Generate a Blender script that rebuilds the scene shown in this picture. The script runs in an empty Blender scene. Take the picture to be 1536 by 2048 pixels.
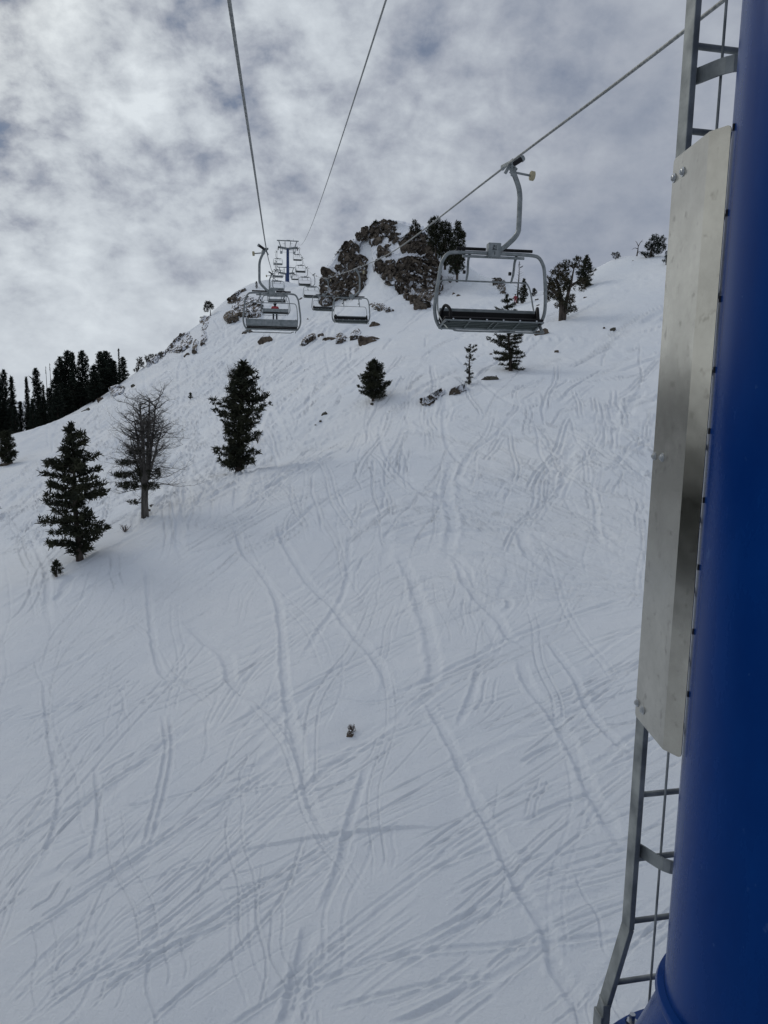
import bpy, math, random
import numpy as np
from mathutils import Vector, Matrix
SC = bpy.context.scene
COL = SC.collection
R_ = math.radians
PITCH = R_(8.5); ROLL = R_(1.05); F = 1538.0; CX, CY = 768.0, 1024.0

# ------------------------------------------------------------------ camera
# camera basis: right, up, forward (world: +Y ahead, Z up)
fwd = np.array([0, math.cos(PITCH), -math.sin(PITCH)])
up0 = np.array([0, math.sin(PITCH), math.cos(PITCH)])
rt0 = np.array([1.0, 0, 0])
rt = rt0 * math.cos(ROLL) - up0 * math.sin(ROLL) * -1
up = up0 * math.cos(ROLL) + rt0 * math.sin(ROLL) * -1
def U(px, py, d):
    """world point seen at photo pixel (px,py) at camera depth d"""
    u = (px - CX) / F; v = (py - CY) / F
    return d * (fwd + u * rt - v * up)
def proj(P):
    P = np.asarray(P, float); w = P @ fwd
    return CX + F * (P @ rt) / w, CY - F * (P @ up) / w
def azel(px, py):
    p = U(px, py, 1.0)
    return math.atan2(p[0], p[1]), math.atan2(p[2], math.hypot(p[0], p[1]))

# ------------------------------------------------------------------ noise
def _hash(ix, iy, seed):
    h = (ix.astype(np.int64) * 374761393 + iy.astype(np.int64) * 668265263 + seed * 2147483647) & 0xFFFFFFFF
    h = ((h ^ (h >> 13)) * 1274126177) & 0xFFFFFFFF
    return ((h ^ (h >> 16)) & 0xFFFFFF) / float(0xFFFFFF)
def vnoise(x, y, seed=0):
    x = np.asarray(x, float); y = np.asarray(y, float)
    ix = np.floor(x); iy = np.floor(y); fx = x - ix; fy = y - iy
    fx = fx * fx * (3 - 2 * fx); fy = fy * fy * (3 - 2 * fy)
    a = _hash(ix, iy, seed); b = _hash(ix + 1, iy, seed)
    c = _hash(ix, iy + 1, seed); d = _hash(ix + 1, iy + 1, seed)
    return (a * (1 - fx) + b * fx) * (1 - fy) + (c * (1 - fx) + d * fx) * fy
def fbm(x, y, o=4, seed=0, g=.5):
    s = 0; a = 1; t = 0
    for i in range(o):
        s = s + a * vnoise(x * 2 ** i, y * 2 ** i, seed + i * 17); t += a; a *= g
    return s / t

# ------------------------------------------------------------------ terrain height
PL = lambda x, y: -17 + .25 * y + .12 * x
GP = [  # (px, py, camera depth) seen points of the snow surface
 (1020,745,74),(1120,642,95),(1250,700,80),(1250,600,100),(1170,575,116),(1230,515,126),(1330,522,118),(1420,505,114),
 (960,610,128),(1030,612,124),(940,556,150),(1010,566,146),(1070,596,128),
 (480,950,53),(290,1032,46),(160,1120,40),(60,1180,37),(750,802,69),
 (0,1100,55),(0,1000,78),(0,938,98),(-150,960,95),(-150,1120,60),(100,960,82),(150,868,112),(30,868,130),(150,828,142),
 (210,792,150),(270,748,158),(340,692,172),(420,630,186),(505,585,198),(577,578,200),(640,580,192),
 (400,900,72),(400,850,88),(330,770,122),(450,765,112),(560,760,96),(600,650,138),(520,692,128),(700,705,108),(650,765,86),
 (730,692,108),(850,625,130),(900,700,94),(700,612,148),(640,612,158),(720,560,160),(800,600,138),
 (790,520,152),(720,500,160),(860,520,152),(770,452,160),(820,456,158),(690,500,164),(880,560,150),(650,560,168),
 (540,577,200),(610,577,196),(460,604,194),(660,530,170),(740,462,160),(850,470,154),(880,500,152),(905,545,151),(982,556,148),(1040,582,142),(1100,592,128),
 (230,870,96),(260,960,66),(600,900,66),(700,860,66),
]
CP = []
for p in GP: CP.append(U(*p))
for (x, y, z) in [(-100,215,-24),(-75,215,-14),(-110,180,-20),(-140,110,-18),(-60,260,-4),(-30,246,24),(-45,235,20),(0,205,20),(5,240,6),(28,205,12),(-33,214,22),(-44,205,14),(-25,214,24),(-3,184,24),(6,184,24),(-14,190,24),(16,176,22),(24,172,16),(34,168,12),(-58,180,0),(-70,165,-8),(70,165,14),
                  (80,120,20),(-30,206,26.5),(-90,60,-16),(-120,20,-26),(60,60,7),(100,80,12),
                  (-125,250,-6),(-95,290,4),(-60,320,6),(0,300,0),(80,240,0)]:
    CP.append(np.array([x, y, z], float))
for (x, y) in [(-14,14),(0,14),(14,14),(-20,25),(0,25),(12,25),(26,25),(-22,36),(0,36),(20,38),(0,48),(20,52),(38,50),(-6,0),(-20,-20),(0,-20),(20,-20),(60,0),(60,30),(-60,0),(-45,22),(100,-20),(-60,-40),(0,-60),(80,-60),(15,62),(32,66)]:
    CP.append(np.array([x, y, PL(x, y)], float))
CP = np.array(CP)
S0 = 60.0; C2 = (7.0 / S0) ** 2
def _k(r2): return -np.sqrt(r2 + C2)
_x = CP[:, :2] / S0; n_ = len(CP)
_d2 = ((_x[:, None, :] - _x[None, :, :]) ** 2).sum(2)
_A = np.zeros((n_ + 3, n_ + 3)); _A[:n_, :n_] = _k(_d2) + np.eye(n_) * 6e-3
_A[:n_, n_] = 1; _A[:n_, n_ + 1:] = _x; _A[n_, :n_] = 1; _A[n_ + 1:, :n_] = _x.T
_w = np.linalg.solve(_A, np.concatenate([CP[:, 2] - PL(CP[:, 0], CP[:, 1]), np.zeros(3)]))
def H(x, y):
    x = np.asarray(x, float); y = np.asarray(y, float); sh = x.shape
    xf = x.ravel(); yf = y.ravel(); out = np.empty(len(xf))
    B = 100000
    for i in range(0, len(xf), B):
        a = xf[i:i + B] / S0; b = yf[i:i + B] / S0
        s = _w[n_] + _w[n_ + 1] * a + _w[n_ + 2] * b
        for k in range(n_):
            r2 = (a - _x[k, 0]) ** 2 + (b - _x[k, 1]) ** 2
            s -= _w[k] * np.sqrt(r2 + C2)
        out[i:i + B] = s
    z = out + PL(xf, yf)
    r = np.hypot(xf, yf); t = np.clip((r - 240) / 110, 0, 1); t = t * t * (3 - 2 * t)
    # to the left and behind the ground falls into a valley, far away it is level
    far = -62 + 10 * (fbm(xf / 120, yf / 120, 3, 5) - .5)
    z = z * (1 - t) + far * t
    tb = np.clip((-yf - 40) / 80, 0, 1)
    z = z * (1 - tb) + np.maximum(-17 + .25 * yf, -70) * tb * (1 - t) + far * tb * t
    z = z + .35 * (fbm(xf / 9, yf / 9, 3, 9) - .5) * np.clip(r / 40, 0, 1) + .12 * (fbm(xf / 2.2, yf / 2.2, 3, 12) - .5)
    return z.reshape(sh)
def hits(pxs, pys, tmax=270.0, step=1.0):
    """first ground points under photo pixels; nan where the ray meets none"""
    pxs = np.atleast_1d(np.asarray(pxs, float)); pys = np.atleast_1d(np.asarray(pys, float))
    D = fwd[None] + ((pxs - CX) / F)[:, None] * rt[None] - ((pys - CY) / F)[:, None] * up[None]
    ts = np.concatenate([np.arange(10, 60, step * .5), np.arange(60, tmax, step)])
    P = D[:, None, :] * ts[None, :, None]
    diff = P[..., 2] - H(P[..., 0], P[..., 1])
    below = diff < 0; any_ = below.any(1); idx = below.argmax(1)
    out = np.full((len(pxs), 3), np.nan)
    lo = ts[np.maximum(idx - 1, 0)]; hi = ts[idx]
    for _ in range(10):
        m = .5 * (lo + hi); Q = D * m[:, None]; b = Q[:, 2] < H(Q[:, 0], Q[:, 1])
        hi = np.where(b, m, hi); lo = np.where(b, lo, m)
    out[any_] = (D * (.5 * (lo + hi))[:, None])[any_]
    return out
def hit(px, py):
    for dy in range(0, 60, 2):
        p = hits([px], [py + dy])[0]
        if not np.isnan(p[0]): return p
    return U(px, py, 150)

# ------------------------------------------------------------------ mesh helpers
class MB:
    def __init__(s): s.v = []; s.f = []; s.m = []; s.cur = 0
    def add(s, vs, fs):
        o = len(s.v); s.v.extend([tuple(map(float, p)) for p in vs])
        s.f.extend([tuple(i + o for i in f) for f in fs]); s.m.extend([s.cur] * len(fs))
    def tube(s, pts, r, n=8, cap=True, up=None):
        pts = [Vector(p) for p in pts]; k = len(pts)
        rs = r if hasattr(r, '__len__') else [r] * k
        T = []
        for i in range(k):
            a = pts[max(i - 1, 0)]; b = pts[min(i + 1, k - 1)]
            T.append((b - a).normalized())
        ref = Vector(up) if up else (Vector((0, 0, 1)) if abs(T[0].z) < .9 else Vector((1, 0, 0)))
        vs = []; nrm = ref
        for i in range(k):
            nrm = nrm - T[i] * nrm.dot(T[i])
            if nrm.length < 1e-4: nrm = T[i].orthogonal()
            nrm.normalize(); bn = T[i].cross(nrm)
            for j in range(n):
                a = 2 * math.pi * j / n
                vs.append(pts[i] + (nrm * math.cos(a) + bn * math.sin(a)) * rs[i])
        fs = [(i * n + j, i * n + (j + 1) % n, (i + 1) * n + (j + 1) % n, (i + 1) * n + j) for i in range(k - 1) for j in range(n)]
        if cap: fs += [tuple(range(n))[::-1], tuple((k - 1) * n + j for j in range(n))]
        s.add(vs, fs)
    def bar(s, a, b, w, h, up=(0, 0, 1)):
        a = Vector(a); b = Vector(b); t = (b - a).normalized(); u = Vector(up)
        x = t.cross(u)
        if x.length < 1e-3: x = t.orthogonal()
        x.normalize(); y = x.cross(t).normalized()
        vs = [p + x * (sx * w / 2) + y * (sy * h / 2) for p in (a, b) for sx, sy in ((-1, -1), (1, -1), (1, 1), (-1, 1))]
        s.add(vs, [(0, 1, 2, 3)[::-1], (4, 5, 6, 7), (0, 1, 5, 4), (1, 2, 6, 5), (2, 3, 7, 6), (3, 0, 4, 7)])
    def box(s, c, d):
        c = Vector(c); s.bar(c - Vector((0, d[1] / 2, 0)), c + Vector((0, d[1] / 2, 0)), d[0], d[2])
    def lathe(s, prof, c=(0, 0, 0), n=48, a0=0, a1=2 * math.pi):
        c = Vector(c); vs = []
        for r, z in prof:
            for j in range(n):
                a = 2 * math.pi * j / n; vs.append(c + Vector((r * math.cos(a), r * math.sin(a), z)))
        k = len(prof)
        fs = [(i * n + j, i * n + (j + 1) % n, (i + 1) * n + (j + 1) % n, (i + 1) * n + j) for i in range(k - 1) for j in range(n)]
        s.add(vs, fs)
    def build(s, name, mat, parent=None, smooth=True, bevel=0, angle=38):
        me = bpy.data.meshes.new(name); me.from_pydata(s.v, [], s.f)
        mats = mat if isinstance(mat, (list, tuple)) else [mat]
        for m in mats: me.materials.append(m)
        if len(mats) > 1: me.polygons.foreach_set('material_index', s.m)
        me.validate(); me.update()
        if smooth:
            me.polygons.foreach_set('use_smooth', [True] * len(me.polygons))
            try: me.set_sharp_from_angle(angle=R_(angle))
            except Exception: pass
        o = bpy.data.objects.new(name, me); COL.objects.link(o)
        if parent: o.parent = parent
        if bevel:
            b = o.modifiers.new('Bevel', 'BEVEL'); b.width = bevel; b.segments = 2; b.limit_method = 'ANGLE'
        return o
def npmesh(name, verts, faces, mat, parent=None, smooth=False):
    """fast mesh from numpy arrays; faces is (n,3) or (n,4)"""
    me = bpy.data.meshes.new(name); nv = len(verts); nf, k = faces.shape
    me.vertices.add(nv); me.vertices.foreach_set('co', np.ascontiguousarray(verts, np.float32).ravel())
    me.loops.add(nf * k); me.loops.foreach_set('vertex_index', np.ascontiguousarray(faces, np.int32).ravel())
    me.polygons.add(nf); me.polygons.foreach_set('loop_start', np.arange(0, nf * k, k, dtype=np.int32))
    if smooth: me.polygons.foreach_set('use_smooth', np.ones(nf, bool))
    me.update(calc_edges=True); me.validate()
    me.materials.append(mat)
    o = bpy.data.objects.new(name, me); COL.objects.link(o)
    if parent: o.parent = parent
    return o
def tag(o, label=None, cat=None, group=None, kind=None):
    if label: o['label'] = label
    if cat: o['category'] = cat
    if group: o['group'] = group
    if kind: o['kind'] = kind
    return o
def empty(name, loc, rz=0):
    e = bpy.data.objects.new(name, None); COL.objects.link(e); e.location = loc; e.rotation_euler = (0, 0, rz)
    e.empty_display_size = .2
    return e
def copy_tree(o, parent=None):
    kids = [c for c in COL.objects if c.parent == o]
    c = o.copy(); COL.objects.link(c); c.parent = parent
    for k in kids: copy_tree(k, c)
    return c
def spline(pts, n=8):
    """Catmull-Rom through the points"""
    P = [np.array(p, float) for p in pts]; P = [2 * P[0] - P[1]] + P + [2 * P[-1] - P[-2]]
    out = []
    for i in range(1, len(P) - 2):
        for t in np.linspace(0, 1, n, endpoint=False):
            a, b, c, d = P[i - 1:i + 3]
            out.append(.5 * ((2 * b) + (-a + c) * t + (2 * a - 5 * b + 4 * c - d) * t ** 2 + (-a + 3 * b - 3 * c + d) * t ** 3))
    out.append(P[-2]); return out

# ------------------------------------------------------------------ materials
def mat(name, col, rough=.6, metal=0, spec=None):
    m = bpy.data.materials.new(name); m.use_nodes = True
    b = m.node_tree.nodes['Principled BSDF']
    b.inputs['Base Color'].default_value = (*col, 1); b.inputs['Roughness'].default_value = rough
    b.inputs['Metallic'].default_value = metal
    if spec is not None: b.inputs['Specular IOR Level'].default_value = spec
    return m, m.node_tree, b
def nd(nt, typ, **kw):
    n = nt.nodes.new(typ)
    for k, v in kw.items():
        if k.startswith('i_'):
            key = k[2:].replace('_', ' ')
            n.inputs[key].default_value = v
        else: setattr(n, k, v)
    return n
def ramp(nt, stops, interp='LINEAR'):
    r = nt.nodes.new('ShaderNodeValToRGB'); r.color_ramp.interpolation = interp; e = r.color_ramp.elements
    while len(e) < len(stops): e.new(.5)
    for i, (p, c) in enumerate(stops):
        e[i].position = p; e[i].color = (*c, 1) if len(c) == 3 else c
    return r
def noisy(m, nt, b, scale, c0, c1, detail=6, coord='Object', bump=0, bscale=None, stretch=(1, 1, 1), lo=.35, hi=.65):
    tc = nd(nt, 'ShaderNodeTexCoord'); mp = nd(nt, 'ShaderNodeMapping'); mp.inputs['Scale'].default_value = stretch
    nt.links.new(tc.outputs[coord], mp.inputs['Vector'])
    n = nd(nt, 'ShaderNodeTexNoise'); n.inputs['Scale'].default_value = scale; n.inputs['Detail'].default_value = detail
    nt.links.new(mp.outputs[0], n.inputs['Vector'])
    r = ramp(nt, [(lo, c0), (hi, c1)]); nt.links.new(n.outputs['Fac'], r.inputs[0]); nt.links.new(r.outputs[0], b.inputs['Base Color'])
    if bump:
        n2 = nd(nt, 'ShaderNodeTexNoise'); n2.inputs['Scale'].default_value = bscale or scale * 3; n2.inputs['Detail'].default_value = 8
        nt.links.new(mp.outputs[0], n2.inputs['Vector'])
        bp = nd(nt, 'ShaderNodeBump'); bp.inputs['Strength'].default_value = 1; bp.inputs['Distance'].default_value = bump
        nt.links.new(n2.outputs['Fac'], bp.inputs['Height']); nt.links.new(bp.outputs[0], b.inputs['Normal'])
    return mp, n

# snow
M_SNOW, nt, b = mat('snow', (.8, .83, .88), .75, spec=.25)
tc = nd(nt, 'ShaderNodeTexCoord')
n1 = nd(nt, 'ShaderNodeTexNoise'); n1.inputs['Scale'].default_value = .11; n1.inputs['Detail'].default_value = 5
n2 = nd(nt, 'ShaderNodeTexNoise'); n2.inputs['Scale'].default_value = 12; n2.inputs['Detail'].default_value = 8; n2.inputs['Roughness'].default_value = .78
n3 = nd(nt, 'ShaderNodeTexNoise'); n3.inputs['Scale'].default_value = 1.1; n3.inputs['Detail'].default_value = 6
for n in (n1, n2, n3): nt.links.new(tc.outputs['Object'], n.inputs['Vector'])
r = ramp(nt, [(.3, (.735, .78, .835)), (.7, (.815, .845, .875))]); nt.links.new(n1.outputs['Fac'], r.inputs[0])
nt.links.new(r.outputs[0], b.inputs['Base Color'])
b1 = nd(nt, 'ShaderNodeBump'); b1.inputs['Distance'].default_value = .05; b1.inputs['Strength'].default_value = 1
b2 = nd(nt, 'ShaderNodeBump'); b2.inputs['Distance'].default_value = .16; b2.inputs['Strength'].default_value = .7
nt.links.new(n2.outputs['Fac'], b1.inputs['Height']); nt.links.new(n3.outputs['Fac'], b2.inputs['Height'])
nt.links.new(b2.outputs[0], b1.inputs['Normal']); nt.links.new(b1.outputs[0], b.inputs['Normal'])

def rock_mat(name, c0, c1, c2, snow_cut=.62, attr=False):
    """brown rock; snow lies where the face looks up"""
    m, nt, b = mat(name, c1, .9, spec=.2)
    tc = nd(nt, 'ShaderNodeTexCoord')
    a = nd(nt, 'ShaderNodeTexNoise'); a.inputs['Scale'].default_value = .55; a.inputs['Detail'].default_value = 8; a.inputs['Roughness'].default_value = .65
    nt.links.new(tc.outputs['Object'], a.inputs['Vector'])
    r = ramp(nt, [(.3, c0), (.5, c1), (.72, c2)]); nt.links.new(a.outputs['Fac'], r.inputs[0])
    vo = nd(nt, 'ShaderNodeTexNoise'); vo.inputs['Scale'].default_value = 2.2; vo.inputs['Detail'].default_value = 8; vo.inputs['Roughness'].default_value = .7
    nt.links.new(tc.outputs['Object'], vo.inputs['Vector'])
    bp = nd(nt, 'ShaderNodeBump'); bp.inputs['Distance'].default_value = .22; bp.inputs['Strength'].default_value = .7
    nt.links.new(vo.outputs['Fac'], bp.inputs['Height']); nt.links.new(bp.outputs[0], b.inputs['Normal'])
    crack = ramp(nt, [(.36, (.35, .35, .35)), (.5, (1, 1, 1))]); nt.links.new(vo.outputs['Fac'], crack.inputs[0])
    mx = nd(nt, 'ShaderNodeMixRGB', blend_type='MULTIPLY'); mx.inputs[0].default_value = .8
    nt.links.new(r.outputs[0], mx.inputs[1]); nt.links.new(crack.outputs[0], mx.inputs[2])
    geo = nd(nt, 'ShaderNodeNewGeometry'); sp = nd(nt, 'ShaderNodeSeparateXYZ')
    nt.links.new(geo.outputs['Normal'], sp.inputs[0])
    ns = nd(nt, 'ShaderNodeTexNoise'); ns.inputs['Scale'].default_value = 1.6; ns.inputs['Detail'].default_value = 5
    nt.links.new(tc.outputs['Object'], ns.inputs['Vector'])
    ma = nd(nt, 'ShaderNodeMath', operation='MULTIPLY_ADD'); ma.inputs[1].default_value = .55; nt.links.new(ns.outputs['Fac'], ma.inputs[0])
    nt.links.new(sp.outputs['Z'], ma.inputs[2])
    if attr:
        at = nd(nt, 'ShaderNodeAttribute', attribute_name='rock')
        ss = nd(nt, 'ShaderNodeMath', operation='MULTIPLY_ADD'); ss.inputs[1].default_value = .3
        nt.links.new(ma.outputs[0], ss.inputs[0])
        inv = nd(nt, 'ShaderNodeMath', operation='SUBTRACT'); inv.inputs[0].default_value = 1.0
        nt.links.new(at.outputs['Fac'], inv.inputs[1]); nt.links.new(inv.outputs[0], ss.inputs[2])
        st = ramp(nt, [(snow_cut, (0, 0, 0)), (snow_cut + .05, (1, 1, 1))]); nt.links.new(ss.outputs[0], st.inputs[0])
    else:
        st = ramp(nt, [(snow_cut, (0, 0, 0)), (min(.999, snow_cut + .05), (1, 1, 1))])
        h = nd(nt, 'ShaderNodeMath', operation='MULTIPLY'); h.inputs[1].default_value = .7; nt.links.new(ma.outputs[0], h.inputs[0])
        nt.links.new(h.outputs[0], st.inputs[0])
    fin = nd(nt, 'ShaderNodeMixRGB'); fin.inputs[2].default_value = (.8, .83, .88, 1)
    nt.links.new(st.outputs[0], fin.inputs[0]); nt.links.new(mx.outputs[0], fin.inputs[1])
    nt.links.new(fin.outputs[0], b.inputs['Base Color'])
    return m
M_CLIFF = rock_mat('cliff rock and snow', (.055, .048, .041), (.135, .113, .092), (.22, .182, .142), .52, attr=True)
M_ROCK = rock_mat('boulder rock', (.04, .034, .029), (.10, .08, .064), (.165, .132, .10), .76)
M_ROCKG = rock_mat('grey boulder rock', (.045, .043, .036), (.085, .08, .065), (.13, .12, .095), .8)

M_NEEDLE, nt, b = mat('pine needles', (.035, .05, .03), .8, spec=.15)
noisy(M_NEEDLE, nt, b, 1.4, (.014, .018, .013), (.045, .048, .028))
M_NEEDLE_FAR, nt, b = mat('spruce needles', (.02, .03, .025), .85, spec=.1)
noisy(M_NEEDLE_FAR, nt, b, .8, (.012, .018, .016), (.035, .045, .033))
M_JUNI, nt, b = mat('juniper leaves', (.05, .05, .03), .85, spec=.1)
noisy(M_JUNI, nt, b, 1.0, (.022, .03, .02), (.085, .07, .045))
M_BARK, nt, b = mat('bark', (.06, .05, .045), .9, spec=.15)
noisy(M_BARK, nt, b, 6, (.03, .024, .021), (.1, .082, .07), bump=.02, stretch=(1, 1, .2))
M_DEAD, nt, b = mat('weathered dead wood', (.12, .11, .105), .9, spec=.15)
noisy(M_DEAD, nt, b, 5, (.04, .037, .035), (.14, .13, .12), bump=.01, stretch=(1, 1, .2))

M_GALV, nt, b = mat('galvanised steel', (.33, .35, .36), .42, .6)
mp, n = noisy(M_GALV, nt, b, 9, (.16, .18, .185), (.25, .27, .275))
M_GALVD, nt, b = mat('dull galvanised ladder steel', (.2, .22, .22), .6, .5)
noisy(M_GALVD, nt, b, 9, (.15, .165, .17), (.31, .33, .325), bump=.001, bscale=80)
M_ROPE, nt, b = mat('steel wire rope', (.25, .26, .25), .5, .6)
noisy(M_ROPE, nt, b, 20, (.15, .16, .16), (.33, .34, .33))
M_FOAM, nt, b = mat('black vinyl padding', (.005, .005, .006), .6, 0, .2)
M_BLACK, nt, b = mat('black painted metal', (.008, .008, .010), .5, 0, .25)
M_TAN, nt, b = mat('worn roller rubber', (.35, .31, .2), .7)
M_SHELL, nt, b = mat('moulded grey seat shell', (.2, .225, .23), .5, .3)
noisy(M_SHELL, nt, b, 7, (.16, .185, .19), (.27, .29, .3))
M_SLAT, nt, b = mat('green grey seat underside', (.075, .095, .09), .55, .2)
M_BOLT, nt, b = mat('zinc bolt', (.45, .47, .49), .3, .9)
M_MARK, nt, b = mat('dark stamped numerals', (.03, .035, .04), .6)
M_BLUE, nt, b = mat('blue tower paint', (.003, .02, .125), .3, 0, .3)
b.inputs['Specular Tint'].default_value = (.12, .4, 1, 1)
tc = nd(nt, 'ShaderNodeTexCoord'); n1 = nd(nt, 'ShaderNodeTexNoise'); n1.inputs['Scale'].default_value = 3.5; n1.inputs['Detail'].default_value = 8; n1.inputs['Roughness'].default_value = .7
mp = nd(nt, 'ShaderNodeMapping'); mp.inputs['Scale'].default_value = (1, 1, .35); nt.links.new(tc.outputs['Object'], mp.inputs[0]); nt.links.new(mp.outputs[0], n1.inputs['Vector'])
r = ramp(nt, [(.3, (0, .018, .115)), (.7, (0, .028, .155))]); nt.links.new(n1.outputs['Fac'], r.inputs[0]); nt.links.new(r.outputs[0], b.inputs['Base Color'])
r2 = ramp(nt, [(.3, (.2,) * 3), (.75, (.34,) * 3)]); nt.links.new(n1.outputs['Fac'], r2.inputs[0]); nt.links.new(r2.outputs[0], b.inputs['Roughness'])
nch = nd(nt, 'ShaderNodeTexNoise'); nch.inputs['Scale'].default_value = 26; nch.inputs['Detail'].default_value = 5; mpc = nd(nt, 'ShaderNodeMapping'); mpc.inputs['Scale'].default_value = (1, 1, .6)
nt.links.new(tc.outputs['Object'], mpc.inputs[0]); nt.links.new(mpc.outputs[0], nch.inputs['Vector']); rch = ramp(nt, [(.70, (0, 0, 0)), (.74, (.55,) * 3)]); nt.links.new(nch.outputs['Fac'], rch.inputs[0])
mch = nd(nt, 'ShaderNodeMixRGB'); mch.inputs[2].default_value = (.03, .07, .2, 1); nt.links.new(rch.outputs[0], mch.inputs[0]); nt.links.new(r.outputs[0], mch.inputs[1]); nt.links.new(mch.outputs[0], b.inputs['Base Color'])
pass
M_STEEL, nt, b = mat('brushed stainless plate', (.62, .6, .55), .22, 1.0)
tc = nd(nt, 'ShaderNodeTexCoord')
n1 = nd(nt, 'ShaderNodeTexNoise'); n1.inputs['Scale'].default_value = 5; n1.inputs['Detail'].default_value = 9; n1.inputs['Roughness'].default_value = .7
nt.links.new(tc.outputs['Object'], n1.inputs['Vector'])
r = ramp(nt, [(.34, (.43, .41, .355)), (.66, (.55, .525, .455))]); nt.links.new(n1.outputs['Fac'], r.inputs[0]); nt.links.new(r.outputs[0], b.inputs['Base Color'])
r2 = ramp(nt, [(.35, (.24,) * 3), (.7, (.16,) * 3)]); nt.links.new(n1.outputs['Fac'], r2.inputs[0]); nt.links.new(r2.outputs[0], b.inputs['Roughness'])
ns_ = nd(nt, 'ShaderNodeTexNoise'); ns_.inputs['Scale'].default_value = 22; ns_.inputs['Detail'].default_value = 6; nt.links.new(tc.outputs['Object'], ns_.inputs['Vector'])
rs_ = ramp(nt, [(.30, (.72, .71, .7)), (.40, (1, 1, 1))]); nt.links.new(ns_.outputs['Fac'], rs_.inputs[0]); ms_ = nd(nt, 'ShaderNodeMixRGB', blend_type='MULTIPLY'); ms_.inputs[0].default_value = 1
nt.links.new(r.outputs[0], ms_.inputs[1]); nt.links.new(rs_.outputs[0], ms_.inputs[2]); nt.links.new(ms_.outputs[0], b.inputs['Base Color'])
bw = nd(nt, 'ShaderNodeTexNoise'); bw.inputs['Scale'].default_value = 4; bw.inputs['Detail'].default_value = 2; nt.links.new(tc.outputs['Object'], bw.inputs['Vector'])
bwb = nd(nt, 'ShaderNodeBump'); bwb.inputs['Distance'].default_value = .004; bwb.inputs['Strength'].default_value = .5; nt.links.new(bw.outputs['Fac'], bwb.inputs['Height']); nt.links.new(bwb.outputs[0], b.inputs['Normal'])
b.inputs['Anisotropic'].default_value = .5; tg = nd(nt, 'ShaderNodeTangent', direction_type='RADIAL', axis='Z'); nt.links.new(tg.outputs[0], b.inputs['Tangent'])
M_RED, nt, b = mat('coral red jacket', (.42, .05, .06), .7)
M_RED2, nt, b = mat('dark red ski suit', (.22, .03, .04), .8)
M_NAVY, nt, b = mat('dark navy ski clothes', (.012, .016, .03), .8)
M_SKIN, nt, b = mat('skin', (.5, .3, .22), .6)
M_SHRUB, nt, b = mat('bare twigs', (.1, .075, .065), .9)

# ------------------------------------------------------------------ world
w = bpy.data.worlds.new('World'); SC.world = w; w.use_nodes = True
nt = w.node_tree; nt.nodes.clear(); L = nt.links.new
SUN_AZ = R_(-52); SUN_EL = R_(36)
out = nd(nt, 'ShaderNodeOutputWorld'); sky = nd(nt, 'ShaderNodeTexSky', sky_type='NISHITA', sun_disc=False)
sky.sun_elevation = SUN_EL; sky.sun_rotation = SUN_AZ; sky.altitude = 2500
bs = nd(nt, 'ShaderNodeBackground'); bs.inputs[1].default_value = .06; L(sky.outputs[0], bs.inputs[0])
tc = nd(nt, 'ShaderNodeTexCoord'); sp = nd(nt, 'ShaderNodeSeparateXYZ'); L(tc.outputs['Generated'], sp.inputs[0])
def mth(op, a, b=None, c=None, clamp=False):
    n = nd(nt, 'ShaderNodeMath', operation=op); n.use_clamp = clamp
    for i, q in enumerate((a, b, c)):
        if q is None: continue
        if isinstance(q, (int, float)): n.inputs[i].default_value = q
        else: L(q, n.inputs[i])
    return n.outputs[0]
zc = mth('ADD', mth('MAXIMUM', sp.outputs['Z'], 0.0), .6)
cb = nd(nt, 'ShaderNodeCombineXYZ'); L(mth('DIVIDE', sp.outputs['X'], zc), cb.inputs[0]); L(mth('DIVIDE', sp.outputs['Y'], zc), cb.inputs[1])
def wn(scale, detail, rough, off, dist=0):
    mp = nd(nt, 'ShaderNodeMapping'); mp.inputs['Location'].default_value = off; L(cb.outputs[0], mp.inputs[0])
    n = nd(nt, 'ShaderNodeTexNoise'); n.inputs['Scale'].default_value = scale; n.inputs['Detail'].default_value = detail
    n.inputs['Roughness'].default_value = rough; n.inputs['Distortion'].default_value = dist; L(mp.outputs[0], n.inputs['Vector'])
    return n.outputs['Fac']
big = wn(1.9, 3, .5, (3.1, 1.7, 0)); mid = wn(7.4, 9, .58, (7.3, 2.2, 0), .15); fine = wn(17, 7, .6, (1.3, 5.2, 0), .15)
# how far to the left (toward the sun) the direction looks
sx, sy = math.sin(SUN_AZ), math.cos(SUN_AZ)
sd = mth('ADD', mth('MULTIPLY', sp.outputs['X'], sx * math.cos(SUN_EL)), mth('ADD', mth('MULTIPLY', sp.outputs['Y'], sy * math.cos(SUN_EL)), mth('MULTIPLY', sp.outputs['Z'], math.sin(SUN_EL))))
glow = mth('POWER', mth('MAXIMUM', sd, 0.0), 3.0)
left = mth('MULTIPLY_ADD', sp.outputs['X'], -1.5, .40, clamp=True)       # 0 right .. 1 left
ampl = mth('MULTIPLY_ADD', left, .98, .20)
det = mth('ADD', mth('MULTIPLY', mth('SUBTRACT', mid, .5), 1.35), mth('MULTIPLY', mth('SUBTRACT', fine, .5), 1.1))
zq = mth('DIVIDE', sp.outputs['Z'], .17); band = mth('MULTIPLY', left, mth('EXPONENT', mth('MULTIPLY', mth('MULTIPLY', zq, zq), -1.0)))
vq = nd(nt, 'ShaderNodeTexVoronoi', feature='SMOOTH_F1'); vq.inputs['Scale'].default_value = 8.5; vq.inputs['Smoothness'].default_value = .55
vd = nd(nt, 'ShaderNodeTexNoise'); vd.inputs['Scale'].default_value = 9; vd.inputs['Detail'].default_value = 6; L(cb.outputs[0], vd.inputs['Vector'])
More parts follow.
